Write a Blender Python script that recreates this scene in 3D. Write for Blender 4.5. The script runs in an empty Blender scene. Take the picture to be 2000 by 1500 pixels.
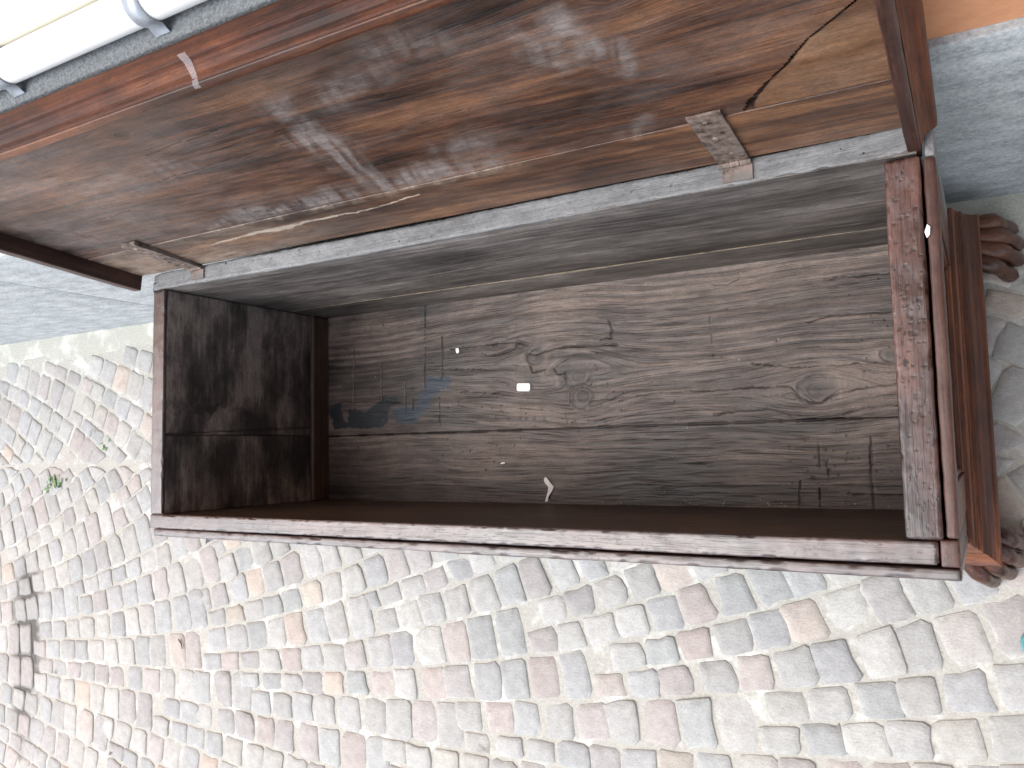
import bpy, bmesh, math, random
import numpy as np
from mathutils import Matrix, Vector

scene = bpy.context.scene
COL = scene.collection
RIM = 0.71          # height of the chest rim above the paving
rad = math.radians

# ------------------------------------------------------------------ camera
cam_d = bpy.data.cameras.new('camera')
cam = bpy.data.objects.new('camera', cam_d)
COL.objects.link(cam)
cam_d.sensor_width = 36.0
cam_d.lens = 1582.753 / 2000 * 36
cam_d.clip_start = 0.02
cam_d.clip_end = 400
def rot(a, b, c):
    return (Matrix.Rotation(c, 3, 'Z') @ Matrix.Rotation(b, 3, 'Y') @ Matrix.Rotation(a, 3, 'X'))
CAMLOC = Vector((0.0960, 0.1288, 1.1806 + RIM))
cam.matrix_world = Matrix.Translation(CAMLOC) @ rot(0.0688, 0.5271, -0.0236).to_4x4()
scene.camera = cam

# ------------------------------------------------------------------ sky, sun, exposure
SUN_EL, SUN_AZ = 62.0, 245.0      # azimuth clockwise from +Y
world = bpy.data.worlds.new('World')
scene.world = world
world.use_nodes = True
wn = world.node_tree.nodes
wl = world.node_tree.links
wn.clear()
sky = wn.new('ShaderNodeTexSky')
sky.sky_type = 'NISHITA'
sky.sun_disc = False
sky.sun_elevation = rad(SUN_EL)
sky.sun_rotation = rad(SUN_AZ)
sky.air_density = 1.0
sky.dust_density = 2.0
sky.ozone_density = 1.0
hs = wn.new('ShaderNodeHueSaturation')
hs.inputs['Saturation'].default_value = 0.45      # thin white overcast
bg = wn.new('ShaderNodeBackground')
bg.inputs['Strength'].default_value = 0.12
wo = wn.new('ShaderNodeOutputWorld')
wl.new(sky.outputs[0], hs.inputs['Color'])
wl.new(hs.outputs[0], bg.inputs['Color'])
wl.new(bg.outputs[0], wo.inputs['Surface'])

sun_d = bpy.data.lights.new('sun', 'SUN')
sun_d.energy = 1.0
sun_d.angle = rad(60)
sun_d.color = (1.0, 0.985, 0.965)
sun = bpy.data.objects.new('sun', sun_d)
COL.objects.link(sun)
sd = Vector((math.sin(rad(SUN_AZ)) * math.cos(rad(SUN_EL)), math.cos(rad(SUN_AZ)) * math.cos(rad(SUN_EL)), math.sin(rad(SUN_EL))))
sun.rotation_euler = sd.to_track_quat('Z', 'Y').to_euler()
sun.location = sd * 12

vs = scene.view_settings
vs.view_transform = 'Standard'
vs.look = 'None'
vs.gamma = 1.0
vs.use_curve_mapping = False
vs.exposure = 1.82

# ------------------------------------------------------------------ numeric noise
def _hash(ix, iy, iz, seed):
    h = (ix.astype(np.int64) * 374761393 + iy.astype(np.int64) * 668265263 + iz.astype(np.int64) * 2147483647 + seed * 1274126177) & 0xffffffff
    h = ((h ^ (h >> 13)) * 1274126177) & 0xffffffff
    h = h ^ (h >> 16)
    return (h & 0xffff) / 65535.0
def vnoise(p, seed=0):
    i = np.floor(p).astype(np.int64)
    f = p - i
    f = f * f * (3 - 2 * f)
    r = 0
    for dx in (0, 1):
        wx = f[:, 0] if dx else 1 - f[:, 0]
        for dy in (0, 1):
            wy = f[:, 1] if dy else 1 - f[:, 1]
            for dz in (0, 1):
                wz = f[:, 2] if dz else 1 - f[:, 2]
                r = r + wx * wy * wz * _hash(i[:, 0] + dx, i[:, 1] + dy, i[:, 2] + dz, seed)
    return r * 2 - 1
def fbm(p, seed=0, oct=4):
    r = 0; a = 0.5
    for k in range(oct):
        r = r + a * vnoise(p * (2 ** k), seed + k * 17); a *= 0.5
    return r
def seg_dist(x, y, poly):
    d = np.full(len(x), 9.0)
    for (ax, ay), (bx, by) in zip(poly[:-1], poly[1:]):
        vx, vy = bx - ax, by - ay
        L = vx * vx + vy * vy + 1e-12
        t = np.clip(((x - ax) * vx + (y - ay) * vy) / L, 0, 1)
        d = np.minimum(d, np.hypot(x - ax - t * vx, y - ay - t * vy))
    return d
def in_poly(x, y, poly):
    ins = np.zeros(len(x), bool)
    n = len(poly)
    for k in range(n):
        ax, ay = poly[k]; bx, by = poly[(k + 1) % n]
        if ay == by: continue
        c = ((ay > y) != (by > y)) & (x < (bx - ax) * (y - ay) / (by - ay) + ax)
        ins ^= c
    return ins
def soft_poly(x, y, poly, w):
    """1 inside, fading to 0 over a distance w outside"""
    d = seg_dist(x, y, list(poly) + [poly[0]])
    ins = in_poly(x, y, poly)
    sd_ = np.where(ins, d, -d)
    return np.clip(0.5 + sd_ / (2 * w), 0, 1)

# ------------------------------------------------------------------ object helpers
ORG = {}
def prop(o, label=None, cat=None, group=None, kind=None):
    if label: o['label'] = label
    if cat: o['category'] = cat
    if group: o['group'] = group
    if kind: o['kind'] = kind
    return o
def empty(name, loc, parent=None):
    o = bpy.data.objects.new(name, None)
    o.empty_display_size = 0.05
    COL.objects.link(o)
    w = Vector(loc)
    if parent:
        o.parent = parent
        o.location = w - ORG[parent.name]
    else:
        o.location = w
    ORG[o.name] = w
    return o
def link_mesh(name, me, parent=None, org=None):
    """mesh given in world coordinates; its origin is moved to org"""
    V = np.empty(len(me.vertices) * 3)
    me.vertices.foreach_get('co', V)
    V = V.reshape(-1, 3)
    if org is None:
        org = Vector(((V[:, 0].min() + V[:, 0].max()) / 2, (V[:, 1].min() + V[:, 1].max()) / 2, V[:, 2].min()))
    V = V - np.array(org)
    me.vertices.foreach_set('co', V.ravel())
    me.update()
    o = bpy.data.objects.new(name, me)
    COL.objects.link(o)
    if parent:
        o.parent = parent
        o.location = Vector(org) - ORG[parent.name]
    else:
        o.location = org
    ORG[o.name] = Vector(org)
    return o
def mesh_np(name, V, F, mat, smooth=True):
    """V (n,3), F quads (m,4) or list of faces"""
    me = bpy.data.meshes.new(name)
    if isinstance(F, np.ndarray):
        n = len(F); k = F.shape[1]
        me.vertices.add(len(V)); me.vertices.foreach_set('co', np.asarray(V, float).ravel())
        me.loops.add(n * k); me.loops.foreach_set('vertex_index', F.ravel().astype(np.int32))
        me.polygons.add(n)
        me.polygons.foreach_set('loop_start', np.arange(0, n * k, k, dtype=np.int32))
        me.update(calc_edges=True)
        me.validate()
    else:
        me.from_pydata([tuple(v) for v in V], [], F)
    me.polygons.foreach_set('use_smooth', np.full(len(me.polygons), smooth))
    me.materials.append(mat)
    me.update()
    return me
def set_gc(me, gc, mk=None):
    a = me.attributes.new('gc', 'FLOAT_VECTOR', 'POINT')
    a.data.foreach_set('vector', np.asarray(gc, float).ravel())
    b = me.attributes.new('mk', 'FLOAT_COLOR', 'POINT')
    if mk is None: mk = np.zeros((len(me.vertices), 4))
    b.data.foreach_set('color', np.asarray(mk, float).ravel())

rng = np.random.default_rng(11)
random.seed(7)

def axis(lo, hi, res, r):
    n = max(1, int(round((hi - lo - 2 * r) / res)))
    a = np.linspace(lo + r, hi - r, n + 1)
    return np.concatenate([[lo, lo + 0.35 * r], a, [hi - 0.35 * r, hi]])
def board(name, lo, hi, mat, parent=None, grain=0, res=(0.02, 0.006, 0.02), r=0.003, rough=0.0, rs=25.0,
          feature=None, xf=None, keep=None, pits=0, pit_r=0.0016, chip=0.0):
    """a board with rounded worn edges; grid on all faces; feature(P, gc, mk, D) writes grain, marks and relief"""
    lo = np.array(lo, float); hi = np.array(hi, float)
    ax = [axis(lo[k], hi[k], res[k], r) for k in range(3)]
    Vs, Fs, off = [], [], 0
    for k in range(3):
        a, b = [(1, 2), (2, 0), (0, 1)][k]
        A, B = ax[a], ax[b]
        ga, gb = np.meshgrid(A, B, indexing='ij')
        na, nb = len(A), len(B)
        idx = np.arange(na * nb).reshape(na, nb)
        q = np.stack([idx[:-1, :-1], idx[1:, :-1], idx[1:, 1:], idx[:-1, 1:]], -1).reshape(-1, 4)
        for side in (0, 1):
            P = np.empty((na * nb, 3))
            P[:, a] = ga.ravel(); P[:, b] = gb.ravel(); P[:, k] = hi[k] if side else lo[k]
            Vs.append(P); Fs.append((q if side else q[:, ::-1]) + off); off += len(P)
    P = np.concatenate(Vs); F = np.concatenate(Fs)
    key = np.round(P * 1e5).astype(np.int64)
    _, first, inv = np.unique(key, axis=0, return_index=True, return_inverse=True)
    P = P[first]; F = inv.ravel()[F]
    if keep is not None:
        cen = P[F].mean(1)
        F = F[keep(cen)]
    rest = P.copy()
    q = np.clip(P, lo + r, hi - r)
    d = P - q
    L = np.linalg.norm(d, axis=1, keepdims=True)
    nrm = d / np.maximum(L, 1e-9)
    P = q + nrm * np.minimum(L, r)
    mk = np.zeros((len(P), 4))
    offv = rng.uniform(0, 20, 3)
    o3 = [grain, (grain + 1) % 3, (grain + 2) % 3]
    gc = rest[:, o3].copy()
    D = np.zeros(len(P))
    if rough:
        D += rough * fbm(rest * rs + offv, 3, 3)
    if chip:
        edge = (np.abs(nrm) > 0.3).sum(1) >= 2
        c = np.clip(fbm(rest * np.array([60, 60, 60.]) + offv, 9, 3) * 3 - 0.25, 0, 1)
        D -= chip * c * edge
        mk[:, 3] += 0.0
    if pits:
        for _ in range(pits):
            c = lo + rng.uniform(0, 1, 3) * (hi - lo); c[2] = hi[2]
            rr = pit_r * rng.uniform(0.6, 1.8)
            e = (rest - c); e[:, grain] *= 0.55
            dd = np.linalg.norm(e, axis=1)
            m = np.clip(1.4 - dd / rr, 0, 1)
            mk[:, 0] = np.maximum(mk[:, 0], 0.7 * m)
    if feature is not None:
        feature(rest, gc, mk, D)
    P = P + nrm * D[:, None]
    gc = gc + offv
    if xf is not None: P = xf(P)
    me = mesh_np(name, P, F, mat)
    set_gc(me, gc, mk)
    return link_mesh(name, me, parent)

def sweep_profile(name, prof, path, mat, parent, grain_scale=1.0, smooth=False, xf=None, step=0.05):
    """prof: closed list of (offset, height); path: list of (point, outward direction with mitre) """
    V, F, G = [], [], []
    n = len(prof)
    acc = 0
    for k, (pt, dr) in enumerate(path):
        if k: acc += math.dist(pt, path[k - 1][0])
        for j, (o, h) in enumerate(prof):
            V.append((pt[0] + dr[0] * o, pt[1] + dr[1] * o, pt[2] + h))
            G.append((acc, o, h))
    for k in range(len(path) - 1):
        for j in range(n):
            a = k * n + j; b = k * n + (j + 1) % n
            F.append((a, b, b + n, a + n))
    F.append(tuple(range(n))[::-1]); F.append(tuple(range((len(path) - 1) * n, len(path) * n)))
    V = np.array(V)
    if xf is not None: V = xf(V)
    me = mesh_np(name, V, F, mat, smooth)
    bm = bmesh.new(); bm.from_mesh(me); bmesh.ops.recalc_face_normals(bm, faces=bm.faces); bm.to_mesh(me); bm.free()
    set_gc(me, np.array(G) + rng.uniform(0, 20, 3))
    return link_mesh(name, me, parent)

# ------------------------------------------------------------------ materials
class NT:
    def __init__(s, name):
        s.m = bpy.data.materials.new(name); s.m.use_nodes = True
        s.t = s.m.node_tree; s.t.nodes.clear()
        s.out = s.t.nodes.new('ShaderNodeOutputMaterial')
        s.b = s.t.nodes.new('ShaderNodeBsdfPrincipled')
        s.t.links.new(s.b.outputs[0], s.out.inputs[0])
    def n(s, ty, **kw):
        x = s.t.nodes.new(ty)
        for k, v in kw.items(): setattr(x, k, v)
        return x
    def l(s, a, b): s.t.links.new(a, b)
    def put(s, v, sock):
        if hasattr(v, 'is_output') or isinstance(v, bpy.types.NodeSocket): s.l(v, sock)
        else: sock.default_value = v
    def math(s, op, a, b=0.0, c=None, clamp=False):
        x = s.n('ShaderNodeMath', operation=op, use_clamp=clamp)
        s.put(a, x.inputs[0]); s.put(b, x.inputs[1])
        if c is not None: s.put(c, x.inputs[2])
        return x.outputs[0]
    def vmul(s, a, v):
        x = s.n('ShaderNodeVectorMath', operation='MULTIPLY'); s.put(a, x.inputs[0]); x.inputs[1].default_value = v
        return x.outputs[0]
    def noise(s, vec, scale=1.0, detail=4.0, rough=0.55, dist=0.0):
        x = s.n('ShaderNodeTexNoise'); s.l(vec, x.inputs['Vector'])
        x.inputs['Scale'].default_value = scale; x.inputs['Detail'].default_value = detail
        x.inputs['Roughness'].default_value = rough; x.inputs['Distortion'].default_value = dist
        return x.outputs['Fac']
    def ramp(s, fac, stops):
        x = s.n('ShaderNodeValToRGB'); s.l(fac, x.inputs[0])
        e = x.color_ramp.elements
        while len(e) < len(stops): e.new(0.5)
        for k, (p, c) in enumerate(stops):
            e[k].position = p
            e[k].color = (*c, 1) if len(c) == 3 else c
        return x.outputs['Color']
    def rng(s, v, a, b, c=0.0, d=1.0):
        x = s.n('ShaderNodeMapRange'); s.put(v, x.inputs[0])
        for k, q in enumerate((a, b, c, d)): x.inputs[k + 1].default_value = q
        return x.outputs[0]
    def mix(s, f, a, b, mode='MIX'):
        x = s.n('ShaderNodeMix', data_type='RGBA', blend_type=mode)
        s.put(f, x.inputs[0])
        for v, k in ((a, 6), (b, 7)):
            if isinstance(v, tuple): x.inputs[k].default_value = (*v, 1) if len(v) == 3 else v
            else: s.l(v, x.inputs[k])
        return x.outputs[2]
    def bump(s, h, strength, dist, prev=None):
        x = s.n('ShaderNodeBump'); x.inputs['Strength'].default_value = strength; x.inputs['Distance'].default_value = dist
        s.l(h, x.inputs['Height'])
        if prev is not None: s.l(prev, x.inputs['Normal'])
        return x.outputs[0]
    def attr(s, name): return s.n('ShaderNodeAttribute', attribute_name=name)
    def objc(s): return s.n('ShaderNodeTexCoord').outputs['Object']

def wood(name, dark, mid, light, rough=0.5, sx=2.2, sy=75.0, blotch=0.5, fine=0.35, dust=(0.22, 0.20, 0.19), ambient_dust=0.0,
         speck=0.0, bump=0.35, scuff=0.0, scuffcol=(0.2, 0.19, 0.2), spec=0.5, bs=(2.5, 8.0), band=0.0, coat=0.0, pore=0.6, grit=0.25, pit=0.0):
    t = NT(name)
    gc = t.attr('gc').outputs['Vector']
    mk = t.attr('mk')
    sep = t.n('ShaderNodeSeparateColor'); t.l(mk.outputs['Color'], sep.inputs[0])
    n1 = t.noise(t.vmul(gc, (sx, sy, sy)), 1, 6, 0.62)
    n2 = t.noise(t.vmul(gc, (sx * 6, sy * 6, sy * 6)), 1, 3, 0.6)
    n3 = t.noise(t.vmul(gc, (bs[0], bs[1], bs[1])), 1, 5, 0.6)
    f = t.math('ADD', t.math('MULTIPLY', n1, 1 - fine), t.math('MULTIPLY', n2, fine))
    f = t.math('ADD', f, t.math('MULTIPLY', t.math('SUBTRACT', n3, 0.5), blotch * 1.6))
    if band:
        w = t.n('ShaderNodeTexWave', wave_type='BANDS', bands_direction='Y'); t.l(t.vmul(gc, (1.2, 55, 55)), w.inputs['Vector'])
        w.inputs['Scale'].default_value = 0.32; w.inputs['Distortion'].default_value = 2.5; w.inputs['Detail'].default_value = 2
        w.inputs['Detail Scale'].default_value = 0.6
        f = t.math('ADD', f, t.math('MULTIPLY', t.math('SUBTRACT', w.outputs['Fac'], 0.5), band))
    col = t.ramp(f, [(0.28, dark), (0.5, mid), (0.72, light)])
    # open pores: short dark dashes along the grain
    pr = t.rng(t.noise(t.vmul(gc, (11, 420, 420)), 1, 3, 0.6), 0.56, 0.68)
    col = t.mix(t.math('MULTIPLY', pr, pore), col, tuple(c * 0.35 for c in dark))
    # dust lying on it
    dn = t.rng(t.noise(t.vmul(gc, (30, 90, 90)), 1, 5, 0.7), 0.25, 0.55)
    dsc = t.math('MULTIPLY', sep.outputs[1], dn, clamp=True)
    if ambient_dust:
        a = t.rng(t.noise(t.vmul(gc, (6, 16, 16)), 1, 6, 0.65), 0.46, 0.75)
        dsc = t.math('ADD', dsc, t.math('MULTIPLY', a, ambient_dust), clamp=True)
    col = t.mix(dsc, col, dust)
    if scuff:
        s1 = t.rng(t.noise(t.vmul(gc, (22, 60, 60)), 1, 6, 0.7), 0.52, 0.66)
        col = t.mix(t.math('MULTIPLY', s1, scuff), col, scuffcol)
    col = t.mix(sep.outputs[2], col, (0.012, 0.024, 0.040))
    col = t.mix(t.math('MULTIPLY', mk.outputs['Alpha'], 0.8), col, tuple(c * 0.45 for c in dark))
    crk = sep.outputs[0]
    if speck:
        v = t.n('ShaderNodeTexVoronoi'); t.l(gc, v.inputs['Vector']); v.inputs['Scale'].default_value = 70
        cs = t.n('ShaderNodeSeparateColor'); t.l(v.outputs['Color'], cs.inputs[0])
        hole = t.math('MULTIPLY', t.math('LESS_THAN', v.outputs['Distance'], 0.16), t.math('GREATER_THAN', cs.outputs[0], 1 - speck))
        crk = t.math('MAXIMUM', crk, hole)
    col = t.mix(crk, col, (0.006, 0.005, 0.005))
    n4 = t.noise(t.vmul(gc, (170, 330, 330)), 1, 3, 0.7)
    n5 = t.noise(t.vmul(gc, (22, 45, 45)), 1, 4, 0.65)
    gk = t.math('MULTIPLY', t.rng(n4, 0.3, 0.7, 1 - grit, 1 + grit), t.rng(n5, 0.3, 0.7, 1 - grit, 1 + grit))
    gs = t.n('ShaderNodeVectorMath', operation='SCALE'); t.l(col, gs.inputs[0]); t.l(gk, gs.inputs[3]); col = gs.outputs[0]
    if pit:
        pn = t.rng(t.noise(t.vmul(gc, (55, 95, 95)), 1, 4, 0.6), 0.60, 0.66)
        pn = t.math('MULTIPLY', pn, t.rng(t.noise(t.vmul(gc, (9, 9, 9)), 1, 2, 0.5), 0.42, 0.6))
        col = t.mix(t.math('MULTIPLY', pn, pit), col, tuple(c * 0.35 for c in dark))
        crk = t.math('MAXIMUM', crk, t.math('MULTIPLY', pn, 0.8 * pit))
    lt = t.rng(t.noise(t.vmul(gc, (9, 260, 260)), 1, 3, 0.65), 0.64, 0.72)
    col = t.mix(t.math('MULTIPLY', lt, 0.35), col, tuple(c * 1.5 for c in light))
    t.l(col, t.b.inputs['Base Color'])
    rg = t.math('ADD', rough, t.math('MULTIPLY', t.math('SUBTRACT', n3, 0.5), 0.35))
    rg = t.math('ADD', rg, t.math('MULTIPLY', dsc, 0.35))
    rg = t.math('ADD', rg, t.math('MULTIPLY', t.math('SUBTRACT', n2, 0.5), 0.25), clamp=True)
    t.l(rg, t.b.inputs['Roughness'])
    t.b.inputs['Specular IOR Level'].default_value = spec
    t.b.inputs['Coat Weight'].default_value = coat; t.b.inputs['Coat Roughness'].default_value = 0.36
    h = t.math('ADD', t.math('MULTIPLY', n2, 0.6), t.math('MULTIPLY', n1, 0.8))
    h = t.math('SUBTRACT', h, t.math('MULTIPLY', pr, 0.5))
    h = t.math('SUBTRACT', h, t.math('MULTIPLY', crk, 0.9))
    t.l(t.bump(h, bump, 0.0016), t.b.inputs['Normal'])
    return t.m

M = {}
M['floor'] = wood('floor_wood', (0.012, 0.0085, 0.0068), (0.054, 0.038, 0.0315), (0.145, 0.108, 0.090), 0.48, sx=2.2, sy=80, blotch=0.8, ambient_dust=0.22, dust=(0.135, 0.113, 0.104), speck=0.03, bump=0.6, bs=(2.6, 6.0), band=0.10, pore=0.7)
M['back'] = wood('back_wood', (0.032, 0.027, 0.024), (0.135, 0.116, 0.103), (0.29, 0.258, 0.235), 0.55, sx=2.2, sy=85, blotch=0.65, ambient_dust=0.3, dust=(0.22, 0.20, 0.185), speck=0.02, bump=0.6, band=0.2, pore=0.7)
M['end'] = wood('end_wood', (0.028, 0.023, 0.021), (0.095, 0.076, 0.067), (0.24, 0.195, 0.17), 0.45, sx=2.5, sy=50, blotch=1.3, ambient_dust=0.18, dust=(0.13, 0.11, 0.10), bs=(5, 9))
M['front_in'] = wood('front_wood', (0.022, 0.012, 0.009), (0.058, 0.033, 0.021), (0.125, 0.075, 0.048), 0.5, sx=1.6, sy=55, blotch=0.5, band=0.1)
M['lid'] = wood('lid_wood', (0.011, 0.0050, 0.0040), (0.066, 0.027, 0.0150), (0.165, 0.075, 0.037), 0.42, sx=2.2, sy=70, blotch=0.75, ambient_dust=0.30, dust=(0.185, 0.158, 0.148), speck=0.0, bump=0.5, bs=(2.6, 10), band=0.06, pore=0.7)
M['lid_low'] = wood('lid_low_wood', (0.022, 0.0095, 0.006), (0.078, 0.034, 0.018), (0.18, 0.086, 0.042), 0.42, sx=1.8, sy=60, blotch=0.9, ambient_dust=0.10, dust=(0.36, 0.29, 0.23), speck=0.0, bump=0.5, bs=(2.6, 14), band=0.06, pore=0.6)
M['patch'] = wood('patch_wood', (0.070, 0.031, 0.015), (0.145, 0.070, 0.034), (0.21, 0.112, 0.058), 0.42, sx=2.5, sy=55, blotch=0.7, ambient_dust=0.15, bump=0.3, pore=0.45)
M['mahogany'] = wood('mahogany', (0.020, 0.0065, 0.004), (0.078, 0.024, 0.011), (0.165, 0.060, 0.025), 0.42, sx=2.0, sy=80, blotch=0.6, bump=0.2, spec=0.35)
M['gloss'] = wood('polished_edge', (0.024, 0.009, 0.006), (0.080, 0.030, 0.016), (0.16, 0.062, 0.030), 0.34, sx=2.0, sy=60, blotch=0.8, bump=0.1, spec=0.35)
M['edge'] = wood('lid_edge_wood', (0.020, 0.006, 0.0035), (0.078, 0.023, 0.010), (0.16, 0.055, 0.022), 0.5, sx=2.0, sy=80, blotch=0.7, bump=0.2, spec=0.18)
M['lip'] = wood('dark_mahogany', (0.013, 0.006, 0.005), (0.036, 0.015, 0.011), (0.075, 0.032, 0.022), 0.38, sx=2.0, sy=70, blotch=0.6, bump=0.2)
M['rim'] = wood('rim_wood', (0.016, 0.0085, 0.008), (0.050, 0.029, 0.026), (0.10, 0.066, 0.060), 0.36, sx=3.0, sy=50, blotch=0.8, scuff=0.4, scuffcol=(0.10, 0.098, 0.105), speck=0.03, bump=0.35, bs=(5, 14), spec=0.7, coat=0.5, pit=0.9)
M['rim_near'] = wood('near_rim_wood', (0.016, 0.0065, 0.0052), (0.052, 0.021, 0.016), (0.105, 0.049, 0.038), 0.42, sx=3.0, sy=50, blotch=0.9, scuff=0.35, scuffcol=(0.10, 0.092, 0.10), speck=0.04, bump=0.5, bs=(5, 14), spec=0.5, coat=0.2, pit=1.0)
M['rail'] = wood('rail_wood', (0.024, 0.010, 0.008), (0.062, 0.028, 0.022), (0.11, 0.058, 0.046), 0.45, sx=2.0, sy=60, blotch=0.7, bump=0.2, spec=0.4, pit=0.3)
M['backrim'] = wood('grey_rim_wood', (0.095, 0.094, 0.094), (0.150, 0.151, 0.153), (0.21, 0.211, 0.213), 0.55, sx=3.0, sy=60, blotch=0.5, speck=0.03, bump=0.4, pore=0.3, pit=0.4)
M['claw'] = wood('carved_mahogany', (0.014, 0.005, 0.003), (0.050, 0.016, 0.008), (0.105, 0.036, 0.016), 0.30, sx=6, sy=60, blotch=0.6, bump=0.2, spec=0.4)

def metal_rust():
    t = NT('rusty_iron')
    c = t.objc()
    n = t.noise(c, 60, 6, 0.65); n2 = t.noise(c, 14, 4, 0.6)
    col = t.ramp(n, [(0.35, (0.035, 0.026, 0.022)), (0.5, (0.16, 0.115, 0.095)), (0.68, (0.27, 0.21, 0.18))])
    col = t.mix(t.rng(n2, 0.5, 0.62), col, (0.14, 0.125, 0.115))
    t.l(col, t.b.inputs['Base Color']); t.b.inputs['Metallic'].default_value = 0.25; t.b.inputs['Roughness'].default_value = 0.55
    t.l(t.bump(n, 0.5, 0.001), t.b.inputs['Normal'])
    return t.m
M['rust'] = metal_rust()
def plain(name, col, rough=0.6, metallic=0.0, spec=0.5, ns=40.0, nv=0.15, bump=0.0, bd=0.001):
    t = NT(name)
    n = t.noise(t.objc(), ns, 5, 0.6)
    c = t.mix(t.rng(n, 0.3, 0.7), tuple(x * (1 - nv) for x in col), tuple(min(1, x * (1 + nv)) for x in col))
    t.l(c, t.b.inputs['Base Color']); t.b.inputs['Roughness'].default_value = rough
    t.b.inputs['Metallic'].default_value = metallic; t.b.inputs['Specular IOR Level'].default_value = spec
    if bump: t.l(t.bump(n, bump, bd), t.b.inputs['Normal'])
    return t.m
M['steel'] = plain('grey_strap_steel', (0.34, 0.37, 0.41), 0.42, 0.5, nv=0.2)
M['pipe'] = plain('white_pipe_paint', (0.82, 0.82, 0.80), 0.35, nv=0.03)
M['cream'] = plain('cream_paint', (0.72, 0.68, 0.58), 0.55, nv=0.04, ns=12, bump=0.1)
M['felt'] = plain('grey_sill_stone', (0.155, 0.168, 0.175), 0.95, nv=0.4, ns=220, bump=0.9, bd=0.004)
M['paper'] = plain('white_paper', (0.80, 0.80, 0.78), 0.8, nv=0.04)
M['crumb'] = plain('pale_crumbs', (0.42, 0.38, 0.33), 0.9, nv=0.2)
M['filler'] = plain('old_filler', (0.21, 0.165, 0.115), 0.9, nv=0.5, ns=30)
M['twig'] = plain('dry_twig', (0.10, 0.075, 0.05), 0.8, nv=0.3)
M['leaf'] = plain('weed_leaf', (0.085, 0.20, 0.035), 0.5, nv=0.35, ns=60)
M['teal'] = plain('teal_rubber', (0.06, 0.24, 0.26), 0.5, nv=0.08)
M['shoe'] = plain('pale_blue_canvas', (0.42, 0.56, 0.78), 0.85, nv=0.1, ns=300, bump=0.4)
M['sole'] = plain('white_rubber', (0.72, 0.74, 0.76), 0.55, nv=0.05)

def granite():
    t = NT('grey_granite')
    c = t.objc()
    n = t.noise(c, 110, 5, 0.8)
    n2 = t.noise(t.vmul(c, (14, 14, 30)), 1, 5, 0.6)
    n3 = t.noise(t.vmul(c, (120, 120, 190)), 1, 4, 0.7)
    f = t.math('ADD', t.math('MULTIPLY', n, 0.6), t.math('MULTIPLY', n2, 0.4))
    col = t.ramp(f, [(0.38, (0.22, 0.238, 0.246)), (0.5, (0.37, 0.394, 0.402)), (0.62, (0.53, 0.55, 0.555))])
    t.l(col, t.b.inputs['Base Color']); t.b.inputs['Roughness'].default_value = 0.75
    h = t.math('ADD', n3, t.math('MULTIPLY', n, 0.6))
    t.l(t.bump(h, 0.7, 0.003), t.b.inputs['Normal'])
    return t.m
M['granite'] = granite()
def plaster():
    t = NT('orange_plaster')
    c = t.objc()
    n = t.noise(c, 45, 6, 0.65); n2 = t.noise(c, 2.5, 4, 0.55)
    col = t.ramp(t.math('ADD', t.math('MULTIPLY', n, 0.4), t.math('MULTIPLY', n2, 0.6)), [(0.35, (0.58, 0.25, 0.12)), (0.65, (0.70, 0.34, 0.18))])
    t.l(col, t.b.inputs['Base Color']); t.b.inputs['Roughness'].default_value = 0.85
    t.l(t.bump(n, 0.6, 0.004), t.b.inputs['Normal'])
    return t.m
M['plaster'] = plaster()
DIRT = (-3.28, -0.62)
def dirt_mask(t, c, n2):
    d = t.n('ShaderNodeVectorMath', operation='DISTANCE')
    s_ = t.n('ShaderNodeVectorMath', operation='MULTIPLY'); t.l(c, s_.inputs[0]); s_.inputs[1].default_value = (3.4, 1, 1)
    t.l(s_.outputs[0], d.inputs[0]); d.inputs[1].default_value = (DIRT[0] * 3.4, DIRT[1], 0)
    return t.rng(t.math('ADD', d.outputs['Value'], t.math('MULTIPLY', t.math('SUBTRACT', n2, 0.5), 0.5)), 0.46, 0.24)
def stone():
    t = NT('porphyry_cobble')
    a = t.attr('col')
    c = t.n('ShaderNodeNewGeometry').outputs['Position']
    n = t.noise(c, 220, 5, 0.75); n2 = t.noise(c, 35, 5, 0.65); n3 = t.noise(t.vmul(c, (60, 200, 60)), 1, 4, 0.6, 0.6)
    v = t.math('ADD', t.math('MULTIPLY', n, 0.55), t.math('MULTIPLY', n2, 0.45))
    k = t.rng(v, 0.3, 0.7, 0.7, 1.3)
    x = t.n('ShaderNodeVectorMath', operation='SCALE'); t.l(a.outputs['Color'], x.inputs[0]); t.l(k, x.inputs[3])
    # cement film smeared over the borders
    e = t.rng(t.math('ADD', a.outputs['Alpha'], t.math('MULTIPLY', t.math('SUBTRACT', n2, 0.5), 1.5)), 0.62, 1.0)
    col = t.mix(t.math('MULTIPLY', e, 0.7), x.outputs[0], (0.43, 0.42, 0.39))
    df = dirt_mask(t, c, t.noise(c, 7, 5, 0.62))
    de = t.rng(t.math('ADD', a.outputs['Alpha'], t.math('MULTIPLY', t.math('SUBTRACT', n2, 0.5), 1.0)), 0.3, 0.7, 0.22, 1.0)
    col = t.mix(t.math('MULTIPLY', df, t.math('MULTIPLY', de, 0.75)), col, (0.075, 0.07, 0.065))
    t.l(col, t.b.inputs['Base Color']); t.b.inputs['Roughness'].default_value = 0.72
    h = t.math('ADD', t.math('MULTIPLY', n, 0.35), t.math('ADD', n2, t.math('MULTIPLY', n3, 0.6)))
    t.l(t.bump(h, 0.55, 0.005), t.b.inputs['Normal'])
    return t.m
M['stone'] = stone()
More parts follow.
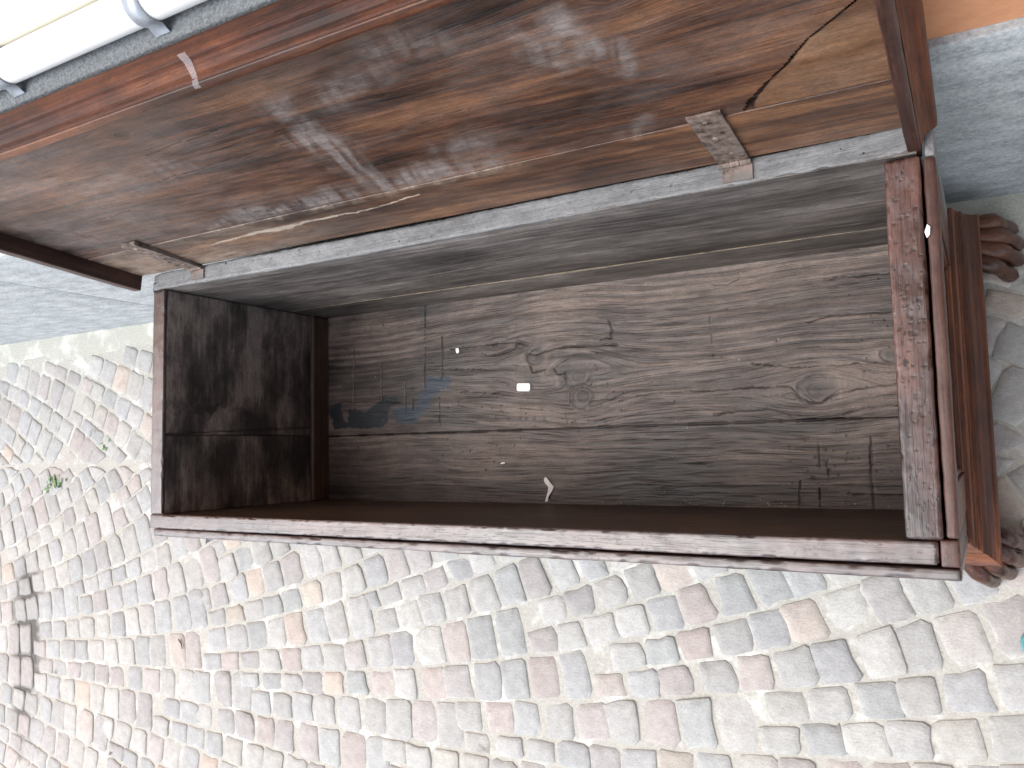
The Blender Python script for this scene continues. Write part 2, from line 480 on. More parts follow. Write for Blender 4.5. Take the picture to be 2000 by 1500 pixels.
def mortar():
    t = NT('mortar')
    c = t.n('ShaderNodeNewGeometry').outputs['Position']
    n = t.noise(c, 130, 5, 0.7); n2 = t.noise(c, 7, 5, 0.62); n3 = t.noise(c, 26, 5, 0.6)
    sand = t.ramp(n, [(0.3, (0.30, 0.292, 0.262)), (0.7, (0.42, 0.41, 0.372))])
    wf = t.rng(t.math('ADD', t.math('MULTIPLY', n2, 0.6), t.math('MULTIPLY', n3, 0.4)), 0.52, 0.66)
    col = t.mix(wf, sand, (0.62, 0.62, 0.595))
    # dirt washed into the joints round an old spill at the far end
    df = dirt_mask(t, c, n2)
    col = t.mix(t.math('MULTIPLY', df, 0.88), col, (0.06, 0.055, 0.05))
    t.l(col, t.b.inputs['Base Color']); t.b.inputs['Roughness'].default_value = 0.9
    t.l(t.bump(t.math('ADD', n, n3), 0.6, 0.004), t.b.inputs['Normal'])
    return t.m
M['mortar'] = mortar()
def concrete():
    t = NT('concrete_strip')
    c = t.objc()
    n = t.noise(c, 170, 5, 0.75); n2 = t.noise(c, 9, 5, 0.6)
    col = t.ramp(n, [(0.3, (0.26, 0.265, 0.23)), (0.7, (0.44, 0.44, 0.39))])
    col = t.mix(t.rng(n2, 0.5, 0.7), col, (0.55, 0.54, 0.49))
    t.l(col, t.b.inputs['Base Color']); t.b.inputs['Roughness'].default_value = 0.9
    t.l(t.bump(t.math('ADD', n, n2), 0.5, 0.004), t.b.inputs['Normal'])
    return t.m
M['concrete'] = concrete()
def tape():
    t = NT('clear_tape')
    t.b.inputs['Base Color'].default_value = (0.75, 0.72, 0.74, 1); t.b.inputs['Roughness'].default_value = 0.2
    t.b.inputs['Alpha'].default_value = 0.16
    n = t.noise(t.objc(), 120, 4, 0.6); t.l(t.bump(n, 0.5, 0.002), t.b.inputs['Normal'])
    return t.m
M['tape'] = tape()

# ------------------------------------------------------------------ the paving
def flat_sheet(name, x0, x1, y0, y1, z, mat, kind=None, parent=None):
    me = mesh_np(name, np.array([(x0, y0, z), (x1, y0, z), (x1, y1, z), (x0, y1, z)]), [(0, 1, 2, 3)], mat, False)
    o = link_mesh(name, me, parent)
    if kind: o['kind'] = kind
    return o
WALL_Y = 0.619
ground = flat_sheet('ground', -60, 60, -60, 60, -0.012, M['mortar'], 'structure')
prop(ground, 'pale cement bed under the cobbled street', 'ground')
pavement = flat_sheet('pavement', -9, 5, -5, WALL_Y + 0.3, 0.0, M['mortar'], 'structure')
prop(pavement, 'cobbled street of small porphyry stones with pale mortar joints', 'pavement')

PAL = [((0.310, 0.308, 0.285), 6), ((0.288, 0.298, 0.288), 5), ((0.335, 0.322, 0.288), 5), ((0.340, 0.290, 0.262), 4), ((0.300, 0.278, 0.262), 3),
       ((0.39, 0.315, 0.25), 1.4), ((0.37, 0.325, 0.265), 0.5), ((0.290, 0.293, 0.290), 3), ((0.345, 0.338, 0.308), 5)]
PW = np.array([w for _, w in PAL]); PW = PW / PW.sum()
crng = np.random.default_rng(5)
def cobble(quad, far=False):
    """quad: 4 ground points; returns V, F, colour"""
    q = np.array(quad)
    c = q.mean(0)
    pts = []
    for k in range(4):
        a, b, p = q[k], q[(k + 1) % 4], q[k - 1]
        cut = crng.uniform(0.05, 0.17)
        pts.append(a + (p - a) * cut * crng.uniform(0.7, 1.3)); pts.append(a + (b - a) * cut * crng.uniform(0.7, 1.3))
        if crng.random() < 0.75:
            m = (a + b) / 2
            pts.append(m + (m - c) * crng.uniform(-0.06, 0.05))
    pts = np.array(pts)
    pts += crng.normal(0, 0.0022, pts.shape)
    n = len(pts)
    zt = 0.0034 + crng.normal(0, 0.0010)
    tilt = crng.normal(0, 0.022, 2)
    ring = lambda s, z: np.column_stack([c + (pts - c) * s, np.full(n, z) + ((pts - c) * s) @ tilt * (1 if z > 0 else 0)])
    V = np.concatenate([ring(1.0, -0.01), ring(1.0, zt - 0.0024), ring(0.955, zt - 0.0005), ring(0.6, zt + crng.uniform(0, 0.002)), [[c[0], c[1], zt + crng.uniform(0, 0.002)]]])
    V[n * 3:, 2] += crng.normal(0, 0.0007, n + 1)
    F = []
    for r_ in range(3):
        for k in range(n):
            a = r_ * n + k; b = r_ * n + (k + 1) % n
            F.append((a, b, b + n, a + n))
    for k in range(n): F.append((3 * n + k, 3 * n + (k + 1) % n, 4 * n))
    base = np.array(PAL[crng.choice(len(PAL), p=PW)][0]) * crng.uniform(0.9, 1.1)
    base = base.mean() + (base - base.mean()) * crng.uniform(0.35, 0.8)
    colr = np.tile(np.append(base, 0.0), (len(V), 1))
    colr[:2 * n, 3] = 1.0; colr[2 * n:3 * n, 3] = crng.uniform(0.45, 0.75); 
    return V, F, colr
def cobble_rows():
    """segmental arcs: lanes run square to the arcs, the stones of each lane staggered against the next"""
    quads = []
    R, dx = 1.42, 0.092
    for (yc, half) in ((-0.72, 0.82), (0.92, 0.82), (-2.36, 0.82), (-4.0, 0.82)):
        tm = math.asin(half / R)
        lanes = []                      # [th0, th1, phase]
        u = -tm
        while u < tm:
            w = crng.uniform(0.075, 0.105) / R
            lanes.append([u, u + w, crng.uniform(0, dx)]); u += w
        for k in range(int(9.6 / dx)):
            xc = -7.4 + k * dx - R
            for th0, th1, ph in lanes:
                ga = (0.0022 + crng.uniform(0, 0.0026)) / R
                g0 = 0.0024 + crng.uniform(0, 0.0030); g1 = 0.0024 + crng.uniform(0, 0.0030)
                sh = crng.normal(0, 0.004)
                def P(th, e):
                    rr = R + (ph + e + sh) * math.cos(th)
                    return (xc + rr * math.cos(th), yc + rr * math.sin(th))
                j_ = lambda: crng.normal(0, .0028)
                quad = [P(th0 + ga, g0 + j_()), P(th0 + ga, dx - g1 + j_()), P(th1 - ga, dx - g1 + j_()), P(th1 - ga, g0 + j_())]
                lo_, hi_ = yc - half + 0.005, yc + half - 0.005
                quad = [(a, min(max(b, lo_), hi_)) for a, b in quad]
                area = abs(sum(quad[q][0] * quad[(q + 1) % 4][1] - quad[(q + 1) % 4][0] * quad[q][1] for q in range(4))) / 2
                if area < 0.0022: continue
                cx = sum(p[0] for p in quad) / 4; cy = sum(p[1] for p in quad) / 4
                ymax = 0.535 + 0.015 * math.sin(cx * 9)
                if cy > ymax - 0.035: continue
                if cx > 1.6: continue
                if -1.45 < cx < -0.05 and 0.02 < cy < 0.46: continue      # under the chest
                quads.append((cx, cy, quad))
            new = []
            for th0, th1, ph in lanes:
                f = lambda th: math.asin(max(-1, min(1, (R * math.sin(th) + dx * math.cos(th) * math.sin(th)) / R)))
                a, b = f(th0), f(th1)
                if a > tm or b < -tm: continue
                if (b - a) * R > 0.124:
                    m = a + (b - a) * crng.choice([0.42, 0.5, 0.58])
                    new += [[a, m, ph], [m, b, (ph + crng.uniform(0.3, 0.7) * dx) % dx]]
                else:
                    new.append([a, b, ph])
            lanes = new
    return quads
quads = cobble_rows()
# which stones show largest from the street side of the chest
from bpy_extras.object_utils import world_to_camera_view
Minv = rot(0.0688, 0.5271, -0.0236).transposed()
def shows(cx, cy):
    q = Minv @ (Vector((cx, cy, 0)) - CAMLOC)
    if q.z > -0.05: return None
    u = 1000 + 1582.75 * q.x / -q.z; v = 750 - 1582.75 * q.y / -q.z
    if not (-20 < u < 2020 and -20 < v < 1520): return None
    if -1.56 < cx and u < 1925 and v < 1130 and v > 560 and u > 292: return None
    if v < 620 and u < 1840: return None
    return -q.z
vis, rest_q = [], []
for cx, cy, q in quads:
    s = shows(cx, cy)
    (vis if s else rest_q).append((s or 0, q))
vis.sort(key=lambda a: a[0])
rest_q = [q for _, q in rest_q] + [q for _, q in vis[300:]]
print('cobbles in view', len(vis), 'others', len(rest_q))
def cobble_mesh(name, V, F, colr):
    me = mesh_np(name, V, F, M['stone'], True)
    a = me.attributes.new('col', 'FLOAT_COLOR', 'POINT'); a.data.foreach_set('color', colr.ravel())
    return me
for _, q in vis[:300]:
    V, F, colr = cobble(q)
    link_mesh('cobblestone', cobble_mesh('cobblestone', V, F, colr), pavement)
Vs, Fs, Cs, off = [], [], [], 0
for q in rest_q:
    V, F, colr = cobble(q)
    Vs.append(V); Cs.append(colr); Fs += [tuple(i + off for i in f) for f in F]; off += len(V)
cob = link_mesh('cobblestones', cobble_mesh('cobblestones', np.concatenate(Vs), Fs, np.concatenate(Cs)), pavement)
cob['kind'] = 'stuff'

# concrete strip along the foot of the wall
sx = np.linspace(-9, 5, 400)
edge = 0.535 + 0.012 * np.sin(sx * 9) + 0.010 * vnoise(np.column_stack([sx * 14, sx * 0, sx * 0]), 4)
V = np.concatenate([np.column_stack([sx, edge, np.full(400, 0.001)]), np.column_stack([sx, edge + 0.02, np.full(400, 0.006)]), np.column_stack([sx, np.full(400, WALL_Y + 0.05), np.full(400, 0.008)])])
F = []
for r_ in range(2):
    for k in range(399):
        a = r_ * 400 + k; F.append((a, a + 1, a + 401, a + 400))
strip = link_mesh('concrete_strip', mesh_np('concrete_strip', V, F, M['concrete']))
prop(strip, 'rough pale concrete strip along the foot of the wall', 'kerb strip', kind='structure')

# ------------------------------------------------------------------ house wall
wall = empty('house_wall', (-1.0, WALL_Y, 0))
prop(wall, 'orange plastered house wall with grey granite base and a cream window', 'wall')
PL_TOP = RIM + 0.064
SILL_Z = RIM + 0.565
for x0, x1, zt_ in ((-9, -5.9, .135), (-5.896, -4.05, .135), (-4.046, -2.225, .135), (-2.221, -0.75, .135), (-0.746, 0.75, .064), (0.754, 2.6, .064), (2.604, 5, .064)):
    board('base_slab', (x0, WALL_Y, -0.02), (x1, WALL_Y + 0.18, RIM + zt_), M['granite'], wall, r=0.004, res=(0.1, 0.1, 0.1))
WX0, WX1 = -1.95, -0.05
PY = WALL_Y + 0.012
for a, b in (((-9, PY, PL_TOP), (WX0, PY + 0.3, 6.5)), ((WX1, PY, PL_TOP), (5, PY + 0.3, 6.5)), ((WX0, PY, PL_TOP), (WX1, PY + 0.3, SILL_Z - 0.035)), ((WX0, PY, SILL_Z + 1.5), (WX1, PY + 0.3, 6.5))):
    me_ = board('plaster', a, b, M['plaster'], wall, r=0.002, res=(0.5, 0.5, 0.5))
board('window_sill', (WX0 - 0.02, PY + 0.002, SILL_Z - 0.035), (WX1 + 0.02, PY + 0.2, SILL_Z), M['felt'], wall, r=0.004, res=(0.1, 0.02, 0.02))
wf = board('window_frame', (WX0, PY + 0.075, SILL_Z), (WX1, PY + 0.12, SILL_Z + 0.12), M['cream'], wall, r=0.006, res=(0.2, 0.02, 0.02))
board('window_bead', (WX0, PY + 0.066, SILL_Z + 0.028), (WX1, PY + 0.078, SILL_Z + 0.044), M['cream'], wf, r=0.004, res=(0.2, 0.01, 0.01))
board('shutter', (WX0, PY + 0.10, SILL_Z + 0.12), (WX1, PY + 0.13, SILL_Z + 1.5), M['cream'], wall, r=0.004, res=(0.2, 0.2, 0.2))

# unseen canvas added over the near end to shade the right-hand side
AX0, AX1 = 0.50, 3.2
aw = empty('added_shade', (1.4, PY, 2.6))
prop(aw, 'dark green canvas added out of view to shade the near end of the chest', 'added_shade')
M['canvas'] = plain('green_canvas', (0.05, 0.085, 0.06), 0.9, nv=0.15, ns=200)
M['shade_frame'] = plain('added_shade_frame', (0.35, 0.35, 0.35), 0.4, 0.7)
cv = []
for k in range(13):
    t_ = k / 12
    cv.append((PY - 2.1 * t_, 3.05 - 0.62 * t_ - 0.05 * math.sin(math.pi * t_)))
V = [(x, y, z + dz) for dz in (0, 0.004) for x in (AX0, AX1) for (y, z) in cv]
F = []
for k in range(12):
    F += [(k, k + 1, 13 + k + 1, 13 + k), (26 + k, 39 + k, 39 + k + 1, 26 + k + 1)]
link_mesh('shade_canopy', mesh_np('shade_canopy', np.array(V), F, M['canvas']), aw)
board('shade_valance', (AX0, PY - 2.112, 2.22), (AX1, PY - 2.104, 2.432), M['canvas'], aw, res=(0.3, 0.3, 0.1), r=0.001)
for x in (AX0 + 0.02, AX1 - 0.05):
    board('shade_arm', (x, PY - 2.1, 2.40), (x + 0.03, PY, 2.425), M['shade_frame'], aw, res=(0.3, 0.3, 0.1), r=0.004)

def tube(pts, radii, seg=12, cap=True):
    V, F = [], []
    n = len(pts)
    pts = [Vector(p) for p in pts]
    for k, p in enumerate(pts):
        d = (pts[min(k + 1, n - 1)] - pts[max(k - 1, 0)]).normalized()
        u = d.orthogonal().normalized() if k == 0 else (u0 - d * u0.dot(d)).normalized()
        u0 = u
        w = d.cross(u)
        r_ = radii[k] if hasattr(radii, '__len__') else radii
        for j in range(seg):
            a = 2 * math.pi * j / seg
            V.append(p + (u * math.cos(a) + w * math.sin(a)) * r_)
    for k in range(n - 1):
        for j in range(seg):
            a = k * seg + j; b = k * seg + (j + 1) % seg
            F.append((a, b, b + seg, a + seg))
    if cap:
        F.append(tuple(range(seg))[::-1]); F.append(tuple(range((n - 1) * seg, n * seg)))
    return [tuple(v) for v in V], F
PIPE_Y, PIPE_Z, PIPE_R = PY + 0.041, SILL_Z + 0.025, 0.023
pipe = empty('white_pipe', (-1.0, PIPE_Y, SILL_Z))
prop(pipe, 'white painted pipe held by steel straps along the window sill', 'pipe')
V, F = tube([(x, PIPE_Y, PIPE_Z) for x in (WX0 + 0.01, -1.0, WX1 - 0.01)], PIPE_R, 24)
link_mesh('tube', mesh_np('tube', np.array(V), F, M['pipe']), pipe)
for sxp in (-1.055, -0.742, -0.43, -1.37, -1.68):
    V, F = [], []
    prof = [(-0.034, -0.0205)] + [(math.cos(a) * (PIPE_R + 0.002), math.sin(a) * (PIPE_R + 0.002)) for a in np.linspace(math.pi * 1.15, -0.15 * math.pi, 15)] + [(0.029, -0.0225)]
    prof[0] = (-0.029, -0.0225)
    for x in (-0.013, 0.013):
        for s_ in (0, 0.0008):
            for (a, b) in prof:
                L = math.hypot(a, b); V.append((sxp + x, PIPE_Y + a + a / L * s_, PIPE_Z + b + b / L * s_))
    n = len(prof)
    for k in range(n - 1):
        F += [(n + k, n + k + 1, 3 * n + k + 1, 3 * n + k), (k, 2 * n + k, 2 * n + k + 1, k + 1), (k, k + 1, n + k + 1, n + k), (2 * n + k, 3 * n + k, 3 * n + k + 1, 2 * n + k + 1)]
    link_mesh('strap', mesh_np('strap', np.array(V), F, M['steel']), pipe)

# ------------------------------------------------------------------ the chest
chest = empty('wooden_chest', (-0.74, 0.25, 0))
prop(chest, 'long antique wooden chest with its lid open, carved paw feet', 'chest')
Z = RIM
FLOOR = Z - 0.524

KNOTS = [(-0.821, 0.347, 0.022), (-0.715, 0.300, 0.030), (-0.703, 0.249, 0.022), (-0.938, 0.387, 0.010), (-0.867, 0.384, 0.010), (-0.186, 0.235, 0.032), (-0.053, 0.297, 0.014)]
CRACKS = [([(-1.072, .389), (-.948, .391), (-.897, .391), (-.842, .386)], .0012), ([(-.975, .372), (-.96, .362), (-.923, .364), (-.882, .374), (-.877, .387), (-.847, .38)], .002),
 ([(-.842, .36), (-.82, .356), (-.798, .361), (-.76, .368), (-.654, .364), (-.614, .361)], .0016), ([(-.775, .318), (-.769, .305), (-.747, .308), (-.745, .295)], .002),
 ([(-.653, .378), (-.627, .378), (-.626, .399), (-.63, .42)], .0014), ([(-.843, .336), (-.834, .314), (-.799, .316)], .0014),
 ([(-1.394, .423), (-1.395, .247)], .0013), ([(-1.298, .369), (-1.296, .267)], .0014), ([(-1.218, .31), (-1.218, .235)], .0013), ([(-1.151, .511), (-1.154, .293)], .0013),
 ([(-1.097, .424), (-1.1, .313)], .0016), ([(-1.448, .27), (-1.235, .26)], .0012), ([(-1.194, .267), (-1.193, .238)], .001), ([(-1.164, .345), (-.96, .329)], .0009), ([(-1.047, .278), (-.925, .267)], .0008),
 ([(-.75, .219), (-.744, .181)], .0012), ([(-.685, .237), (-.658, .238), (-.545, .245)], .001), ([(-1.111, .267), (-1.109, .193)], .0009),
 ([(-.398, .195), (-.334, .2), (-.286, .203), (-.244, .191), (-.227, .177), (-.172, .179), (-.139, .176)], .0018), ([(-.503, .246), (-.291, .247), (-.241, .244), (-.224, .23), (-.205, .209), (-.181, .208), (-.157, .225), (-.104, .234), (-.01, .243)], .0013),
 ([(-.165, .456), (-.109, .456), (0, .454)], .0013), ([(-.2, .374), (-.145, .383), (0, .377)], .0013), ([(-.387, .474), (-.36, .47), (-.333, .477)], .0014), ([(-.315, .298), (-.236, .285), (-.134, .282), (-.072, .284)], .0009),
 ([(-.172, .177), (-.089, .2), (0, .196)], .0009), ([(-.19, .131), (-.191, .078)], .0018), ([(-.191, .061), (-.193, .0)], .001), ([(-.094, .14), (-.096, .078), (-.094, .0)], .002), ([(-.175, .096), (-.174, .057)], .0016),
 ([(-.229, .053), (-.231, .0)], .0012), ([(-.14, .029), (-.01, .025)], .001), ([(-.399, .405), (-.393, .319)], .0009)]
STAIN1 = [(-1.488, .256), (-1.448, .264), (-1.436, .219), (-1.413, .213), (-1.413, .253), (-1.352, .238), (-1.308, .262), (-1.29, .278), (-1.247, .279), (-1.232, .261), (-1.272, .246), (-1.281, .204), (-1.309, .195), (-1.469, .195)]
STAIN2 = [(-1.262, .240), (-1.190, .250), (-1.170, .280), (-1.140, .316), (-1.096, .326), (-1.070, .310), (-1.091, .287), (-1.13, .273), (-1.142, .241), (-1.166, .223), (-1.177, .2), (-1.248, .203)]
NAILS = [(-1.081, .211), (-1.059, .21), (-1.021, .208), (-.992, .207), (-.965, .206), (-.937, .205), (-.904, .204), (-.871, .203), (-.854, .202), (-.832, .201), (-.805, .2), (-.725, .191), (-.673, .188), (-.648, .188), (-1.028, .413), (-.902, .402), (-.16, .150)]

def knot_warp(x, y, g, mk, knots, push=1.0, rings=True):
    for kx, ky, kr in knots:
        dx, dy = x - kx, y - ky
        g -= push * np.tanh(dy / (0.5 * kr)) * 0.95 * kr * np.exp(-(dx / (3.4 * kr)) ** 2) * np.exp(-np.abs(dy) / (3.2 * kr))
        if not rings: continue
        rr = np.hypot(dx / 1.25, dy)
        rr = rr * (1 + 0.45 * fbm(np.column_stack([x * 0.55 / kr, y * 0.55 / kr, y * 0]), 23, 3))
        w = np.clip(1.35 - rr / kr, 0, 1) ** 0.7
        g[:] = g * (1 - w) + (rr * 0.16 + ky) * w
        mk[:, 3] = np.maximum(mk[:, 3], 0.85 * np.clip(1.3 - rr / (0.85 * kr), 0, 1))
        ring = np.exp(-((rr - 0.95 * kr) / (0.13 * kr)) ** 2)
        ang = np.arctan2(dy, dx)
        mk[:, 0] = np.maximum(mk[:, 0], 0.8 * ring * np.clip(np.sin(ang * 1.0 + kx * 40) + 0.3, 0, 1))
def floor_feature(rest, gc, mk, D):
    x, y = rest[:, 0], rest[:, 1]
    top = rest[:, 2] > FLOOR - 0.001
    g = gc[:, 1]
    p3 = np.column_stack([x * 2.2, y * 5, y * 0])
    g += 0.020 * fbm(p3, 31, 3)
    # the whole board's grain sweeps round the group of knots
    g -= 0.05 * np.exp(-((x + 0.80) / 0.22) ** 2) * np.tanh((y - 0.31) / 0.05) * np.exp(-np.abs(y - 0.31) / 0.10) * (y > 0.178)
    knot_warp(x, y, g, mk, KNOTS)
    grp = np.exp(-((x + 0.77) / 0.13) ** 2 - ((y - 0.31) / 0.075) ** 2) * (y > 0.178)
    mk[:, 3] = np.maximum(mk[:, 3], np.clip(grp * (0.35 + 1.6 * fbm(np.column_stack([x * 26, y * 55, y * 0]), 44, 4)), 0, 0.8))
    jit = 0.0035 * fbm(np.column_stack([x * 70, y * 70, y * 0]), 5, 3)
    for poly, w in CRACKS:
        xs = [a[0] for a in poly]; ys = [a[1] for a in poly]
        sel = np.where((x > min(xs) - .02) & (x < max(xs) + .02) & (y > min(ys) - .02) & (y < max(ys) + .02) & top)[0]
        if not len(sel): continue
        d = seg_dist(x[sel] + jit[sel] * 0.8, y[sel] + jit[sel], poly)
        w = w * (1.5 if -1.0 < sum(xs) / len(xs) < -0.6 and sum(ys) / len(ys) > .28 else 1.0)
        vw = w * (0.75 + 0.9 * np.clip(fbm(np.column_stack([x[sel] * 22, y[sel] * 22, y[sel] * 0]), 15, 2) + 0.2, 0, 1))
        m = np.clip(1.35 - d / vw, 0, 1) * np.clip(0.75 + 1.2 * fbm(np.column_stack([x[sel] * 35, y[sel] * 35, y[sel] * 0]), 19, 2), 0.5, 1)
        mk[sel, 0] = np.maximum(mk[sel, 0], m); D[sel] -= 0.0022 * m
    wob = 0.010 * fbm(np.column_stack([x * 50, y * 50, y * 0]), 8, 3)
    s1 = soft_poly(x + wob, y + wob, STAIN1, 0.002)
    mk[:, 2] = np.maximum(mk[:, 2], 0.95 * s1); mk[:, 3] = np.maximum(mk[:, 3], 0.75 * s1)
    s2 = soft_poly(x + wob, y - wob, STAIN2, 0.003)
    mk[:, 2] = np.maximum(mk[:, 2], 0.95 * s2); mk[:, 1] = np.maximum(mk[:, 1], 0.0 * s2)
    for nx, ny in NAILS:
        d = np.hypot(x - nx, y - ny)
        mk[:, 2] = np.maximum(mk[:, 2], 0.6 * np.clip(1.6 - d / 0.0045, 0, 1))
        mk[:, 1] = np.maximum(mk[:, 1], 0.7 * np.clip(1.4 - d / 0.0025, 0, 1))
    mk[:, 2] = np.maximum(mk[:, 2], 0.25 * np.exp(-((x + 1.153) / .010) ** 2) * (y > 0.29) * np.clip(0.5 + 2 * fbm(np.column_stack([x * 30, y * 12, y * 0]), 3, 2), 0, 1))
    # worm-eaten patches
    r2 = np.random.default_rng(3)
    for cx, cy, sxx, syy, n_ in ((-0.90, .245, .09, .03, 26), (-1.0, .125, .05, .02, 16), (-0.15, .09, .08, .03, 34), (-1.4, .13, .10, .006, 16), (-0.7, .24, .05, .03, 14), (-0.06, .33, .03, .04, 14), (-.6, .26, .1, .05, 10)):
        for _ in range(n_):
            px, py = cx + r2.normal(0, sxx), cy + r2.normal(0, syy)
            d = np.hypot(x - px, (y - py))
            m = np.clip(1.6 - d / r2.uniform(0.0009, 0.0022), 0, 1)
            mk[:, 0] = np.maximum(mk[:, 0], m)
    # broken edge along the joint between the two boards
    e = np.abs(y - 0.176)
    mk[:, 0] = np.maximum(mk[:, 0], 0.8 * (e < 0.0035) * (fbm(np.column_stack([x * 25, y * 0, y * 0]), 77, 3) > 0.08))
    D += 0.0016 * fbm(np.column_stack([x * 3, y * 60, y * 0]), 6, 3)
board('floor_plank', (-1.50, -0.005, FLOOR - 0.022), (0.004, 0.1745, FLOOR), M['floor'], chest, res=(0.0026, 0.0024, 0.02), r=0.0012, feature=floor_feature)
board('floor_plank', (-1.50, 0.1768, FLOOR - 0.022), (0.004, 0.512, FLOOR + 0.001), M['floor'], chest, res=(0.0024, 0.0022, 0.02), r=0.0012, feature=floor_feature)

def back_feature(rest, gc, mk, D):
    x, z = rest[:, 0], rest[:, 2]
    g = gc[:, 2]
    # cathedral figure near the far end
    zc = Z - 0.13
    A = np.exp(-((z - zc) / 0.10) ** 2) * np.clip((-0.55 - x) / 0.9, 0, 1)
    g += 0.11 * np.sqrt(np.clip((x + 1.45), 0, 2) * 0.35 + 0.0004) * np.sign(z - zc) * -A * 0.8
    g += 0.03 * fbm(np.column_stack([x * 1.6, z * 4, z * 0]), 12, 3)
    D += 0.0012 * fbm(np.column_stack([x * 3, z * 70, z * 0]), 16, 3)
    for zz, xa, xb in ((Z - 0.05, -.45, -.05), (Z - 0.30, -.6, .0), (Z - 0.22, -1.1, -.7), (Z - 0.2, -.35, -.28), (Z - 0.345, -.9, -.5)):
        m = (np.abs(z - zz - 0.006 * np.sin(x * 9)) < 0.0011) & (x > xa) & (x < xb) & (fbm(np.column_stack([x * 18, z * 0, z * 0]), 21, 2) > -0.05)
        mk[:, 0] = np.maximum(mk[:, 0], 0.8 * m)
SEAM = Z - 0.385
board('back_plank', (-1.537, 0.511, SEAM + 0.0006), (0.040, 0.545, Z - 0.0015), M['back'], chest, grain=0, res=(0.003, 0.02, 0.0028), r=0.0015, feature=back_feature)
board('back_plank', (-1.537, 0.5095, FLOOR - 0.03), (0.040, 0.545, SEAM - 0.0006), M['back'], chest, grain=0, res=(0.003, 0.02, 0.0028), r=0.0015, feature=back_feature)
board('seam_filler', (-1.49, 0.5098, SEAM - 0.0016), (0.0, 0.512, SEAM + 0.0016), M['filler'], chest, res=(0.01, 0.01, 0.01), r=0.0004, rough=0.0022, rs=60)
# grey weathered rim of the back, a thick cap with rounded ends
def backrim_shape(P):
    P = P.copy()
    x = P[:, 0]; cy = 0.529
    e0 = np.clip((-1.512 - x) / 0.028, 0, 1); e1 = np.clip((x - 0.012) / 0.034, 0, 1)
    P[:, 1] = np.where(P[:, 1] > cy, P[:, 1] - 0.024 * e0 ** 2 + 0.006 * e1, P[:, 1] + 0.012 * e1 ** 2 - 0.002 * e0)
    P[:, 1] += 0.004 * np.clip((x + 0.16) / 0.2, 0, 1) - 0.0016 * np.sin(x * 5)
    return P
board('back_rim', (-1.540, 0.5095, Z - 0.012), (0.046, 0.5475, Z), M['backrim'], chest, res=(0.004, 0.0035, 0.004), r=0.004, rough=0.0014, rs=45, xf=backrim_shape, pits=40, pit_r=0.0011, chip=0.002)

def end_feature(rest, gc, mk, D):
    y, z = rest[:, 1], rest[:, 2]
    g = gc[:, 2]
    g += 0.03 * fbm(np.column_stack([y * 4, z * 3, z * 0]), 41, 3)
    kx, ky, kr = Z - 0.145, 0.238, 0.03
    knot_warp(z, y, g, mk, [(kx, ky, kr)], rings=False)
    mk[:, 3] = np.maximum(mk[:, 3], 0.6 * np.clip(1.2 - np.hypot((z - kx) / 1.3, y - ky) / 0.02 + 0.6 * fbm(np.column_stack([y * 60, z * 60, z * 0]), 57, 3), 0, 1))
    m = np.clip(1.4 - seg_dist(z, y, [(kx + .02, ky - .025), (kx + .01, ky - .01), (kx - .012, ky + .02)]) / 0.002, 0, 1)
    mk[:, 0] = np.maximum(mk[:, 0], m)
    sc = np.clip(fbm(np.column_stack([y * 14, z * 5, z * 0]), 51, 4) * 2.2, 0, 1)
    mk[:, 1] = np.maximum(mk[:, 1], 0.12 * sc)
    s = np.abs(y - 0.1795 - 0.05 * (Z - z) * 0.9)
    mk[:, 0] = np.maximum(mk[:, 0], 0.9 * np.clip(1.5 - s / 0.0018, 0, 1))
board('end_plank', (-1.535, 0.0005, FLOOR - 0.03), (-1.5, 0.1770, Z - 0.0035), M['end'], chest, grain=1, res=(0.01, 0.0035, 0.0035), r=0.002, feature=end_feature)
board('end_plank', (-1.535, 0.1785, FLOOR - 0.03), (-1.5, 0.5085, Z - 0.0035), M['end'], chest, grain=1, res=(0.01, 0.0035, 0.0035), r=0.002, feature=end_feature)
board('end_tongue', (-1.530, 0.165, FLOOR - 0.03), (-1.506, 0.19, Z - 0.006), M['end'], chest, grain=2, res=(0.02, 0.02, 0.1), r=0.001)
board('end_rim', (-1.538, 0.0015, Z - 0.010), (-1.499, 0.5085, Z), M['rim'], chest, grain=1, res=(0.003, 0.004, 0.003), r=0.003, rough=0.001, rs=40, pits=40, pit_r=0.0011, chip=0.002)
board('corner_batten', (-1.4995, 0.001, FLOOR + 0.0005), (-1.487, 0.5085, FLOOR + 0.062), M['front_in'], chest, grain=1, res=(0.006, 0.01, 0.006), r=0.003, rough=0.001)

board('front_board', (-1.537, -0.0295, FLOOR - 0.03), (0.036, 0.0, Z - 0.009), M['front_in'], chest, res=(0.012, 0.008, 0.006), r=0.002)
board('front_rim', (-1.538, -0.0305, Z - 0.009), (0.037, 0.0005, Z), M['rim'], chest, res=(0.0032, 0.0028, 0.003), r=0.0032, rough=0.0010, rs=40, pits=90, pit_r=0.0011, chip=0.003)
def panel_feature(rest, gc, mk, D):
    x = rest[:, 0]
    D += 0.0012 * fbm(np.column_stack([x * 6, x * 0, x * 0]), 61, 3)
def panel_shape(P):
    P = P.copy()
    P[:, 1] += 0.0018 * np.clip((-0.9 - P[:, 0]) / 0.6, 0, 1)
    return P
board('front_panel', (-1.530, -0.0495, FLOOR + 0.06), (0.0615, -0.0338, Z - 0.003), M['rim'], chest, res=(0.004, 0.004, 0.03), r=0.003, rough=0.0009, rs=40, pits=50, pit_r=0.0011, chip=0.002, feature=panel_feature, xf=panel_shape)
board('near_end_board', (0.0, 0.0012, FLOOR - 0.03), (0.0425, 0.5085, Z - 0.010), M['front_in'], chest, grain=1, res=(0.01, 0.01, 0.01), r=0.002)
